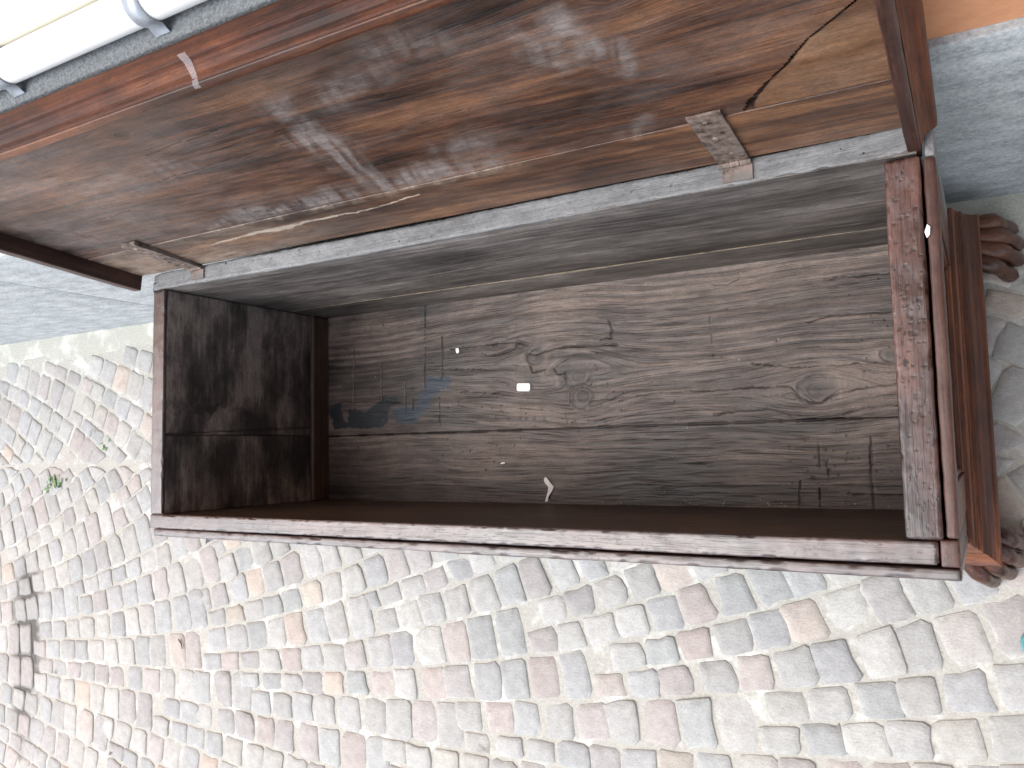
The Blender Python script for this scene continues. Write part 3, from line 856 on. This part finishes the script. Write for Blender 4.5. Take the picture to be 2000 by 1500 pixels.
def near_rim_feature(rest, gc, mk, D):
    r2 = np.random.default_rng(8)
    x, y = rest[:, 0], rest[:, 1]
    for _ in range(60):
        px = r2.uniform(0.006, 0.038); py = 0.30 + r2.normal(0, 0.10)
        d = np.hypot((x - px) / 1.4, y - py); w = r2.uniform(.001, .0028)
        m = np.clip(1.4 - d / w, 0, 1)
        mk[:, 0] = np.maximum(mk[:, 0], 0.8 * m)
board('near_rim', (-0.001, 0.0015, Z - 0.010), (0.0435, 0.507, Z + 0.001), M['rim_near'], chest, grain=1, res=(0.0022, 0.0026, 0.003), r=0.0042, rough=0.0011, rs=40, pits=50, pit_r=0.0011, chip=0.003, feature=near_rim_feature)

# near end: frame and sunk panel
FX0, FX1 = 0.0465, 0.0615
BOT = FLOOR + 0.04
board('top_rail', (FX0, 0.004, Z - 0.075), (FX1, 0.5035, Z - 0.001), M['rail'], chest, grain=1, res=(0.004, 0.006, 0.01), r=0.0035, rough=0.0012, rs=40)
board('stile', (0.0385, -0.0325, BOT), (FX1 - 0.0005, 0.0025, Z - 0.0015), M['lip'], chest, grain=2, res=(0.005, 0.005, 0.05), r=0.003)
board('stile', (0.049, 0.5052, BOT), (FX1 - 0.0005, 0.5445, Z - 0.0045), M['backrim'], chest, grain=2, res=(0.005, 0.005, 0.05), r=0.003)
board('side_stile', (FX0, 0.004, BOT), (FX1, 0.072, Z - 0.0765), M['mahogany'], chest, grain=2, res=(0.01, 0.01, 0.05), r=0.003)
board('side_stile', (FX0, 0.436, BOT), (FX1, 0.5035, Z - 0.0765), M['mahogany'], chest, grain=2, res=(0.01, 0.01, 0.05), r=0.003)
board('bottom_rail', (FX0, 0.0735, BOT), (FX1, 0.4345, BOT + 0.075), M['mahogany'], chest, grain=1, res=(0.01, 0.01, 0.03), r=0.003)
board('sunk_panel', (0.0435, 0.0725, BOT + 0.0755), (0.049, 0.4355, Z - 0.0755), M['lip'], chest, grain=2, res=(0.01, 0.03, 0.05), r=0.001)
for yy in (0.0735, 0.4265):
    board('panel_moulding', (0.0492, yy, BOT + 0.0765), (0.058, yy + 0.008, Z - 0.0775), M['mahogany'], chest, grain=2, res=(0.01, 0.01, 0.05), r=0.003)

# base moulding, mitred at the corners
pr0 = [(0.0, 0.105), (0.007, 0.103), (0.010, 0.097), (0.010, 0.090), (0.006, 0.085), (0.013, 0.083), (0.015, 0.072), (0.021, 0.070), (0.0225, 0.058), (0.026, 0.047), (0.033, 0.037), (0.041, 0.031), (0.0465, 0.030), (0.0495, 0.026), (0.0495, 0.002), (0.047, -0.004), (0.0, -0.004)]
zb = FLOOR - 0.032
xn, xf_, yf, yb = FX1, -1.536, -0.0495, 0.545
def lerp(a, b, n):
    return [tuple(a[k] + (b[k] - a[k]) * i / n for k in range(3)) for i in range(n + 1)]
sweep_profile('base_moulding', pr0, [(p, (1, -1 + (1 if i else 0), 0) if i in (0,) else (1, 0, 0)) for i, p in enumerate(lerp((xn, yf, zb), (xn, yb, zb), 12))], M['mahogany'], chest)
fp = lerp((xf_, yf, zb), (xn, yf, zb), 30)
sweep_profile('base_moulding', pr0, [(p, (-1, -1, 0) if i == 0 else ((1, -1, 0) if i == 30 else (0, -1, 0))) for i, p in enumerate(fp)], M['mahogany'], chest)
sweep_profile('base_moulding', pr0, [(p, (-1, -1, 0) if i == 12 else (-1, 0, 0)) for i, p in enumerate(lerp((xf_, yb, zb), (xf_, yf, zb), 12))], M['mahogany'], chest)
board('base_board', (xf_ + 0.002, yf + 0.002, zb - 0.020), (xn + 0.03, yb - 0.002, zb + 0.008), M['lip'], chest, res=(0.2, 0.1, 0.02), r=0.002)

# carved paw feet
def paw(px, py, ang, tips=None):
    V, F = [], []
    zt = zb - 0.012
    def add(v, f):
        o = len(V); V.extend(v); F.extend([tuple(i + o for i in q) for q in f])
    ca, sa = math.cos(ang), math.sin(ang)
    W = lambda a, b, z: (px + a * ca - b * sa, py + a * sa + b * ca, z)
    for k, off in enumerate((-0.041, -0.0135, 0.0135, 0.041)):
        ext = (0.010, 0.020, 0.017, 0.002)[k]
        sp = off * 1.12
        h = zt - 0.006
        prof = [(-0.06, h - .03, .026), (-0.03, h - .014, .020), (0.0, h - .014, .0150), (0.016, h - .018, .0138), (0.030 + ext * .4, h - .022, .0165), (0.042 + ext * .7, h - .030, .0182), (0.052 + ext, h - .046, .0150), (0.056 + ext, h - .062, .0132), (0.062 + ext, h - .078, .0150), (0.071 + ext, 0.026, .0158), (0.078 + ext, 0.018, .0130), (0.083 + ext, 0.012, .0075), (0.088 + ext, 0.008, .0030)]
        pts = [W(a, off * .8 + (sp - off * .8) * min(1, max(0, a / 0.08)), z) for a, z, _ in prof]
        v, f = tube(pts, [r_ for *_, r_ in prof], 12)
        add(v, f)
    # heel and sole block behind the toes
    pts = [W(-0.055, 0, z) for z in (0.004, 0.03, 0.07, zt)]
    v, f = tube(pts, [0.052, 0.056, 0.058, 0.062], 16); add(v, f)
    pts = [W(a, 0, z) for a, z in ((-0.05, 0.03), (0.0, 0.032), (0.05, 0.024))]
    v, f = tube(pts, [0.045, 0.042, 0.026], 14); add(v, f)
    V = np.array(V)
    V[:, 2] = np.maximum(V[:, 2], 0.0045)
    me = mesh_np('paw_foot', V, F, M['claw'])
    set_gc(me, V + rng.uniform(0, 9, 3))
    return link_mesh('paw_foot', me, chest)
paw(0.082, 0.510, rad(-8))
paw(0.062, -0.056, rad(-42))
paw(-1.50, -0.056, rad(-138))
paw(-1.52, 0.50, rad(188))

# ------------------------------------------------------------------ the lid, leaning back against the wall
T = rad(6.0)
LO = np.array([0, 0.548, Z + 0.004]); LS = np.array([0, math.sin(T), math.cos(T)]); LN = np.array([0, -math.cos(T), math.sin(T)])
def lx(P):
    P = np.asarray(P, float)
    return LO + np.outer(P[:, 0], [1, 0, 0]) + np.outer(P[:, 1], LS) + np.outer(P[:, 2], LN)
SPLIT = 0.134
PATCH = [(-0.153, SPLIT - .01), (-0.149, 0.142), (-0.139, 0.160), (-0.113, 0.190), (-0.083, 0.220), (-0.049, 0.264), (-0.010, 0.296), (0.010, 0.312), (0.04, 0.34), (0.04, SPLIT - .01)]
DUST = [([(-.279, .435), (-.261, .415), (-.244, .342), (-.247, .29), (-.274, .334), (-.284, .368)], 1.0), ([(-.326, .423), (-.306, .402), (-.308, .333), (-.335, .372)], .8),
 ([(-.687, .378), (-.682, .299), (-.707, .173), (-.621, .193), (-.506, .156), (-.539, .132), (-.736, .137), (-.759, .187), (-.747, .294), (-.752, .352)], .8),
 ([(-.704, .441), (-.671, .431), (-.702, .401), (-.728, .422)], .8), ([(-.6, .431), (-.491, .433), (-.492, .422), (-.561, .417), (-.627, .402)], .6),
 ([(-1.07, .19), (-.931, .176), (-.716, .175), (-.51, .160), (-.50, .137), (-.736, .137), (-.904, .132), (-1.205, .138)], .75), ([(-.505, .482), (-.405, .469), (-.39, .44), (-.504, .446)], .6),
 ([(-.572, .235), (-.499, .225), (-.509, .195), (-.58, .211)], .6), ([(-.3, .159), (-.279, .165), (-.291, .138), (-.32, .138)], .8), ([(-1.16, .416), (-.976, .408), (-.935, .327), (-1.203, .294), (-1.384, .326)], .35), ([(-1.5, .3), (-1.2, .28), (-1.1, .16), (-1.5, .14)], .35)]
def lid_feature(rest, gc, mk, D):
    x, s = rest[:, 0], rest[:, 1]
    g = gc[:, 1]
    g += 0.025 * fbm(np.column_stack([x * 2, s * 4, s * 0]), 81, 3) + 0.03 * x
    knot_warp(x, s, g, mk, [(-0.215, 0.437, 0.012), (-.97, .47, .010)])
    mk[:, 0] *= 0.5
    wob = 0.014 * fbm(np.column_stack([x * 30, s * 45, s * 0]), 85, 4)
    # dust streaks wiped obliquely
    st = np.clip(0.8 + 1.5 * fbm(np.column_stack([(x * 0.35 + s) * 8, (x - 0.35 * s) * 90, s * 0]), 88, 3), 0, 1)
    for poly, k in DUST:
        mk[:, 1] = np.maximum(mk[:, 1], min(1.1, k * 1.1) * st * soft_poly(x + wob * 1.5, s + wob * 1.5, poly, 0.020))
    mk[:, 1] = np.maximum(mk[:, 1], 0.42 * np.clip((-0.75 - x) / 0.5, 0, 1) * np.clip(0.6 + fbm(np.column_stack([x * 6, s * 16, s * 0]), 89, 3), 0, 1))
    # dark grimy zone across the middle
    dk = np.clip(fbm(np.column_stack([x * 3.2, s * 9, s * 0]), 91, 4) * 2.0, 0, 1) * np.clip(1.2 - np.abs(s - 0.30) / 0.2, 0, 1) * np.clip((-0.15 - x) / 0.3, 0, 1)
    mk[:, 3] = np.maximum(mk[:, 3], 0.5 * dk)
    # fine splits along the grain
    for sa, xa, xb in ((.30, -.62, -.45), (.335, -1.05, -.75), (.21, -.30, .0), (.25, -.55, -.30), (.41, -1.0, -.8), (.37, -.9, -.68), (.18, -.43, -.2), (.46, -.4, -.1), (.27, -1.35, -1.1)):
        m = (np.abs(s - sa - 0.02 * (x - xa) - 0.002 * np.sin(x * 60)) < 0.0011) & (x > xa) & (x < xb)
        mk[:, 0] = np.maximum(mk[:, 0], 0.6 * m * (fbm(np.column_stack([x * 25, s * 0, s * 0]), 95, 2) > -0.1))
    D += 0.0010 * fbm(np.column_stack([x * 3, s * 45, s * 0]), 97, 3)
def low_feature(rest, gc, mk, D):
    lid_feature(rest, gc, mk, D)
    x, s = rest[:, 0], rest[:, 1]
    mk[:, 3] *= 0.3
    # pale torn strip
    pl = [(-1.24, .078), (-1.216, .082), (-1.10, .091), (-1.02, .086), (-.96, .095), (-.85, .087), (-.80, .092), (-.7, .100)]
    d = seg_dist(x, s + 0.006 * fbm(np.column_stack([x * 40, s * 40, s * 0]), 99, 3), pl)
    w = 0.0016 + 0.006 * np.exp(-((x + 1.04) / 0.09) ** 2)
    mk[:, 1] = np.maximum(mk[:, 1], 1.6 * np.clip(1.4 - d / w, 0, 1))
    mk[:, 1] = np.maximum(mk[:, 1], 0.22 * np.clip((-0.85 - x) / 0.4, 0, 1))
lid = board('lid', (-1.576, SPLIT + 0.001, -0.018), (0.028, 0.542, 0.0), M['lid'], chest, res=(0.0034, 0.0028, 0.02), r=0.0015, feature=lid_feature, xf=lx,
            keep=lambda c: ~(in_poly(c[:, 0], c[:, 1], PATCH) & (c[:, 2] > -0.001)))
lid['label'] = 'open red brown lid with scratched dusty underside'
board('lid_board', (-1.576, 0.0, -0.018), (0.028, SPLIT - 0.001, 0.0004), M['lid_low'], lid, res=(0.0034, 0.0028, 0.02), r=0.0015, feature=low_feature, xf=lx)
PIN = [(-0.1375, SPLIT), (-0.137, 0.142), (-0.129, 0.160), (-0.109, 0.1885), (-0.080, 0.2175), (-0.046, 0.262), (-0.008, 0.293), (0.012, 0.309), (0.04, 0.335), (0.04, SPLIT)]
def patch_feature(rest, gc, mk, D):
    x, s = rest[:, 0], rest[:, 1]
    gc[:, 1] += 0.02 * fbm(np.column_stack([x * 3, s * 4, s * 0]), 101, 3)
    d = seg_dist(x, s, PIN[:-1])
    mk[:, 0] = np.maximum(mk[:, 0], np.clip(1.3 - (d + 0.002 * fbm(np.column_stack([x * 90, s * 90, s * 0]), 103, 2)) / 0.0016, 0, 1))
board('repair_patch', (-0.146, SPLIT + 0.001, -0.012), (0.028, 0.33, -0.0006), M['patch'], lid, res=(0.0024, 0.0022, 0.02), r=0.001, feature=patch_feature, xf=lx,
      keep=lambda c: in_poly(c[:, 0], c[:, 1], PIN) & (c[:, 2] > -0.002))['label'] = 'paler triangular repair in the lid'
board('lid_back', (-1.576, 0.0, -0.021), (0.028, 0.542, -0.0185), M['lip'], lid, res=(0.2, 0.2, 0.01), r=0.0008, xf=lx)
board('end_lip', (-1.602, -0.004, -0.018), (-1.5765, 0.556, 0.034), M['lip'], lid, grain=1, res=(0.006, 0.01, 0.006), r=0.003, rough=0.0008, xf=lx)
board('end_lip', (0.0285, -0.034, -0.006), (0.0455, 0.556, 0.034), M['lip'], lid, grain=1, res=(0.005, 0.01, 0.006), r=0.003, rough=0.0008, xf=lx, pits=8)
board('front_lip', (-1.5755, 0.5375, -0.018), (0.0278, 0.552, 0.034), M['gloss'], lid, grain=0, res=(0.01, 0.005, 0.006), r=0.0018, rough=0.001, xf=lx)
# moulded outer edge (n, s)
mp = [(0.031, 0.0), (0.029, 0.002), (0.022, 0.0035), (0.016, 0.007), (0.012, 0.012), (0.0105, 0.0165), (0.008, 0.0195), (0.004, 0.0205), (-0.010, 0.0205), (-0.014, 0.0195), (-0.017, 0.015), (-0.018, 0.0)]
def mould(name, pts_dir, mat):
    V, F, G = [], [], []
    n = len(mp)
    for k, (base, d) in enumerate(pts_dir):
        for (nn, oo) in mp:
            V.append((base[0] + d[0] * oo, base[1] + d[1] * oo, nn)); G.append((base[0] + base[1], oo, nn))
    for k in range(len(pts_dir) - 1):
        for j in range(n):
            a = k * n + j; b = k * n + (j + 1) % n
            F.append((a, b, b + n, a + n))
    F.append(tuple(range(n))[::-1]); F.append(tuple(range((len(pts_dir) - 1) * n, len(pts_dir) * n)))
    me = mesh_np(name, lx(np.array(V)), F, mat, False)
    bm = bmesh.new(); bm.from_mesh(me); bmesh.ops.recalc_face_normals(bm, faces=bm.faces); bm.to_mesh(me); bm.free()
    set_gc(me, np.array(G) + rng.uniform(0, 9, 3))
    return link_mesh(name, me, lid)
E_ = 0.5525
mould('edge_moulding', [((-1.6025 + (1.6485) * i / 30, E_), (-1, 1) if i == 0 else ((1, 1) if i == 30 else (0, 1))) for i in range(31)], M['edge'])
mould('edge_moulding', [((0.046, 0.0 + E_ * i / 12), (1, 1) if i == 12 else (1, 0)) for i in range(13)], M['edge'])
mould('edge_moulding', [((-1.6025, 0.0 + E_ * i / 12), (-1, 1) if i == 12 else (-1, 0)) for i in range(13)], M['edge'])

def hinge(x0, x1, s1, th, leaf):
    bm = bmesh.new()
    def bx(a, b):
        vs_ = [bm.verts.new(tuple(lx([[ (a, b)[i & 1][0], (a, b)[(i >> 1) & 1][1], (a, b)[(i >> 2) & 1][2] ]])[0])) for i in range(8)]
        for f in ((0, 2, 3, 1), (4, 5, 7, 6), (0, 1, 5, 4), (2, 6, 7, 3), (0, 4, 6, 2), (1, 3, 7, 5)): bm.faces.new([vs_[i] for i in f])
    bx((x0, 0.004, 0.0008), (x1, s1, th))
    xm = (x0 + x1) / 2
    # knuckle in three turns and the leaf let into the rim
    for a, b, rr in ((x0 - .002, x0 + (x1 - x0) * .34, .0052), (x0 + (x1 - x0) * .36, x0 + (x1 - x0) * .66, .0056), (x0 + (x1 - x0) * .68, x1 + .001, .0052)):
        v, f = tube([tuple(lx([[a, 0.001, 0.006]])[0]), tuple(lx([[b, 0.001, 0.006]])[0])], rr, 10)
        vv = [bm.verts.new(p) for p in v]
        for q in f: bm.faces.new([vv[i] for i in q])
    y0 = 0.546
    vs_ = [bm.verts.new((xx, yy, zz)) for zz in (Z - 0.004, Z + 0.0032) for yy in (y0 - leaf, y0 - 0.004) for xx in (x0 + .004, x1 + .002)]
    for f in ((0, 2, 3, 1), (4, 5, 7, 6), (0, 1, 5, 4), (2, 6, 7, 3), (0, 4, 6, 2), (1, 3, 7, 5)): bm.faces.new([vs_[i] for i in f])
    # screw heads
    for s_ in (s1 * .2, s1 * .55, s1 * .86):
        p = lx([[xm + (0.004 if s_ < s1 * .5 else -0.003), s_, th]])[0]
        v, f = tube([tuple(p), tuple(p + LN * 0.0015)], [0.0048, 0.0034], 10)
        vv = [bm.verts.new(q) for q in v]
        for q in f: bm.faces.new([vv[i] for i in q])
    bmesh.ops.recalc_face_normals(bm, faces=bm.faces)
    me = bpy.data.meshes.new('hinge_strap'); bm.to_mesh(me); bm.free(); me.materials.append(M['rust'])
    return link_mesh('hinge_strap', me, lid)
hinge(-0.222, -0.176, 0.156, 0.0045, 0.030)
hinge(-1.408, -1.366, 0.166, 0.0085, 0.028)

# ------------------------------------------------------------------ small things
def slab_poly(name, pts, z, th, mat, curl=0.0):
    n = len(pts)
    V = [(x, y, z + curl * ((i * 37) % 5) / 5) for i, (x, y) in enumerate(pts)]
    V += [(x, y, zz + th) for (x, y, zz) in V]
    F = [tuple(range(n))[::-1], tuple(range(n, 2 * n))] + [(i, (i + 1) % n, n + (i + 1) % n, n + i) for i in range(n)]
    me = mesh_np(name, np.array(V), F, mat, False)
    bm = bmesh.new(); bm.from_mesh(me); bmesh.ops.recalc_face_normals(bm, faces=bm.faces); bm.to_mesh(me); bm.free()
    return link_mesh(name, me)
def rounded(cx, cy, w, h, a, r):
    out = []
    for sx_, sy_, a0 in ((1, 1, 0), (-1, 1, 90), (-1, -1, 180), (1, -1, 270)):
        for k in range(4):
            th = rad(a0 + k * 30)
            px, py = sx_ * (w / 2 - r) + r * math.cos(th), sy_ * (h / 2 - r) + r * math.sin(th)
            out.append((cx + px * math.cos(a) - py * math.sin(a), cy + px * math.sin(a) + py * math.cos(a)))
    return out
F1 = FLOOR + 0.003
prop(slab_poly('paper_label', rounded(-0.859, 0.278, 0.037, 0.0195, rad(-3), 0.005), F1, 0.0008, M['paper']), 'small white rounded paper label on the chest floor', 'label')
prop(slab_poly('paper_scrap', rounded(-1.049, 0.382, 0.0095, 0.013, 0.2, 0.003), F1, 0.001, M['paper']), 'tiny white paper dot left of the white label', 'scrap')
prop(slab_poly('paper_scrap', [(-.930, .094), (-.925, .098), (-.916, .0985), (-.915, .096), (-.922, .0945)], F1 - 0.001, 0.001, M['paper']), 'short white paper sliver on the front floor plank', 'scrap')
prop(slab_poly('paper_scrap', [(-.8095, .055), (-.8075, .0605), (-.803, .063), (-.799, .058), (-.792, .050), (-.783, .040), (-.788, .030), (-.796, .018), (-.800, .006), (-.8065, .004), (-.804, .016), (-.7985, .031), (-.797, .040), (-.806, .048)], F1 - 0.001, 0.0009, M['paper'], 0.003), 'bent strip of torn white paper by the front board', 'scrap')
# crumbs of plaster and dust
V, F = [], []
r3 = np.random.default_rng(21)
def crumb(x, y, z, s):
    o = len(V)
    d = r3.uniform(0.5, 1.2, 6) * s
    V.extend([(x + d[0], y, z + s * .4), (x - d[1], y, z + s * .4), (x, y + d[2], z + s * .4), (x, y - d[3], z + s * .4), (x, y, z + s * .9), (x, y, z)])
    for a, b in ((0, 2), (2, 1), (1, 3), (3, 0)): F.extend([(o + a, o + b, o + 4), (o + b, o + a, o + 5)])
for _ in range(80):
    crumb(r3.uniform(-1.48, -0.02), r3.uniform(0.01, 0.5), FLOOR + 0.001, abs(r3.normal(0, 0.0007)) + 0.0005)
for _ in range(40):
    crumb(r3.uniform(-1.45, -0.05), 0.004 + abs(r3.normal(0, 0.006)), FLOOR + 0.001, abs(r3.normal(0, 0.001)) + 0.0006)
o = link_mesh('dust_crumbs', mesh_np('dust_crumbs', np.array(V), F, M['crumb'], False))
prop(o, 'pale crumbs of dust scattered on the chest floor', 'crumbs', kind='stuff')
# tape on the lid edge
tp = lx(np.array([(-0.700, 0.5520, 0.0348), (-0.690, 0.5515, 0.0348), (-0.689, 0.556, 0.0255), (-0.699, 0.5555, 0.0255), (-0.687, 0.5665, 0.0135), (-0.700, 0.566, 0.0135), (-0.690, 0.575, 0.006), (-0.704, 0.575, 0.006), (-0.703, 0.546, 0.0352), (-0.693, 0.545, 0.0352)]))
me = mesh_np('tape_strip', tp, [(0, 1, 2, 3), (3, 2, 4, 5), (5, 4, 6, 7), (8, 9, 1, 0)], M['tape'], True)
prop(link_mesh('tape_strip', me), 'short strip of clear tape over the moulded edge of the lid', 'tape')
# flake of pale glue on the near end joint
prop(slab_poly('plaster_flake', [(0.0435, .402), (0.047, .412), (0.0505, .408), (0.0495, .398), (0.046, .394)], Z + 0.001, 0.002, M['paper'], 0.002), 'white flake stuck in the joint of the near rim', 'flake')
# weeds in the joints
def weed(x, y, n, s, label):
    root = empty('weed', (x, y, 0.0))
    prop(root, label, 'weed', 'weeds in the joints')
    r4 = np.random.default_rng(int(abs(x) * 100))
    for k in range(n):
        V, F = [], []
        a = r4.uniform(0, 6.28); L = s * r4.uniform(0.5, 1.1); w = L * 0.26
        bx, by = x + r4.normal(0, s * 0.9), y + r4.normal(0, s * 0.4)
        dx, dy = math.cos(a), math.sin(a)
        lift = r4.uniform(0.25, 0.8)
        for t_, ww, z_ in ((0, .25, 0), (.35, 1, .35), (.7, .8, .55), (1, .05, .5)):
            cx, cy, cz = bx + dx * L * t_, by + dy * L * t_, 0.003 + L * lift * z_
            V += [(cx - dy * w * ww, cy + dx * w * ww, cz), (cx, cy, cz - w * 0.25), (cx + dy * w * ww, cy - dx * w * ww, cz)]
        for r_ in range(3):
            for j in range(2):
                q = r_ * 3 + j; F.append((q, q + 1, q + 4, q + 3))
        link_mesh('leaf', mesh_np('leaf', np.array(V), F, M['leaf']), root)
weed(-3.12, 0.03, 16, 0.030, 'larger green weed growing between the cobbles beyond the chest')
weed(-2.80, 0.176, 7, 0.018, 'tiny green weed sprout between cobbles nearer the chest')
# twig, and a dark dropping on a stone
V, F = tube([(-2.345, -0.50, 0.009), (-2.336, -0.505, 0.0105), (-2.328, -0.512, 0.010), (-2.325, -0.53, 0.009)], [0.002, 0.0026, 0.0022, 0.0012], 6)
prop(link_mesh('twig', mesh_np('twig', np.array(V), F, M['twig'])), 'short dark twig lying on the pale cobbles', 'twig')

V = []
n = 14
gr = [0.0165 * (1 + 0.16 * math.sin(3 * a + 1) + 0.1 * math.sin(5 * a)) for a in np.linspace(0, 2 * math.pi, n, endpoint=False)]
for f_, z_ in ((1.0, 0.003), (0.9, 0.0098), (0.5, 0.0112)):
    V += [(-1.078 + gr[k] * f_ * math.cos(2 * math.pi * k / n), -0.122 + 0.85 * gr[k] * f_ * math.sin(2 * math.pi * k / n), z_) for k in range(n)]
F = [(r_ * n + k, r_ * n + (k + 1) % n, (r_ + 1) * n + (k + 1) % n, (r_ + 1) * n + k) for r_ in range(2) for k in range(n)] + [tuple(range(2 * n, 3 * n))]
M['gum'] = plain('old_gum', (0.15, 0.145, 0.13), 0.8, nv=0.3)
prop(link_mesh('chewing_gum', mesh_np('chewing_gum', np.array(V), F, M['gum'])), 'dark grey flattened spot of gum on a cobble in front of the chest', 'gum')

# photographer's shoe, toe just inside the frame
def shoe():
    root = empty('shoe', (0.28, -0.27, 0.0))
    prop(root, 'teal and pale blue canvas shoe tip at the right edge', 'shoe')
    def loft(rings, mat, name):
        V, F = [], []
        n = len(rings[0])
        for rg_ in rings: V += rg_
        for k in range(len(rings) - 1):
            for j in range(n):
                a = k * n + j; b = k * n + (j + 1) % n; F.append((a, b, b + n, a + n))
        F.append(tuple(range(n))[::-1]); F.append(tuple(range((len(rings) - 1) * n, len(rings) * n)))
        me = mesh_np(name, np.array(V), F, mat)
        bm = bmesh.new(); bm.from_mesh(me); bmesh.ops.recalc_face_normals(bm, faces=bm.faces); bm.to_mesh(me); bm.free()
        return link_mesh(name, me, root)
    X0, Y0, A = 0.134, -0.258, rad(-12)
    def ring(d, hw, z0, z1, n=18, flat=0.5):
        out = []
        for j in range(n):
            a = 2 * math.pi * j / n
            yy = hw * math.copysign(abs(math.cos(a)) ** 0.75, math.cos(a)); zz = (z0 + z1) / 2 + (z1 - z0) / 2 * math.copysign(abs(math.sin(a)) ** flat, math.sin(a))
            out.append((X0 + d * math.cos(A) - yy * math.sin(A), Y0 + d * math.sin(A) + yy * math.cos(A), zz))
        return out
    S = [(0.0, .006), (.006, .020), (.02, .033), (.05, .043), (.09, .046), (.14, .040), (.19, .035), (.24, .034), (.265, .028), (.272, .012)]
    loft([ring(d, w, 0.005, 0.029, flat=0.3) for d, w in S], M['teal'], 'sole')
    loft([ring(d, w, 0.029, h, flat=0.6) for d, w, h in ((0.003, .006, .034), (.009, .018, .042), (.022, .030, .050), (.045, .038, .056))], M['teal'], 'toe_cap')
    loft([ring(d, w, 0.0285, h, flat=0.8) for d, w, h in ((.043, .0385, .0565), (.08, .043, .066), (.12, .040, .085), (.16, .036, .098), (.21, .034, .102), (.25, .031, .10), (.268, .020, .092))], M['shoe'], 'upper')
shoe()

# ------------------------------------------------------------------ render settings
scene.render.engine = 'CYCLES'
scene.render.resolution_x = 1024
scene.render.resolution_y = 768
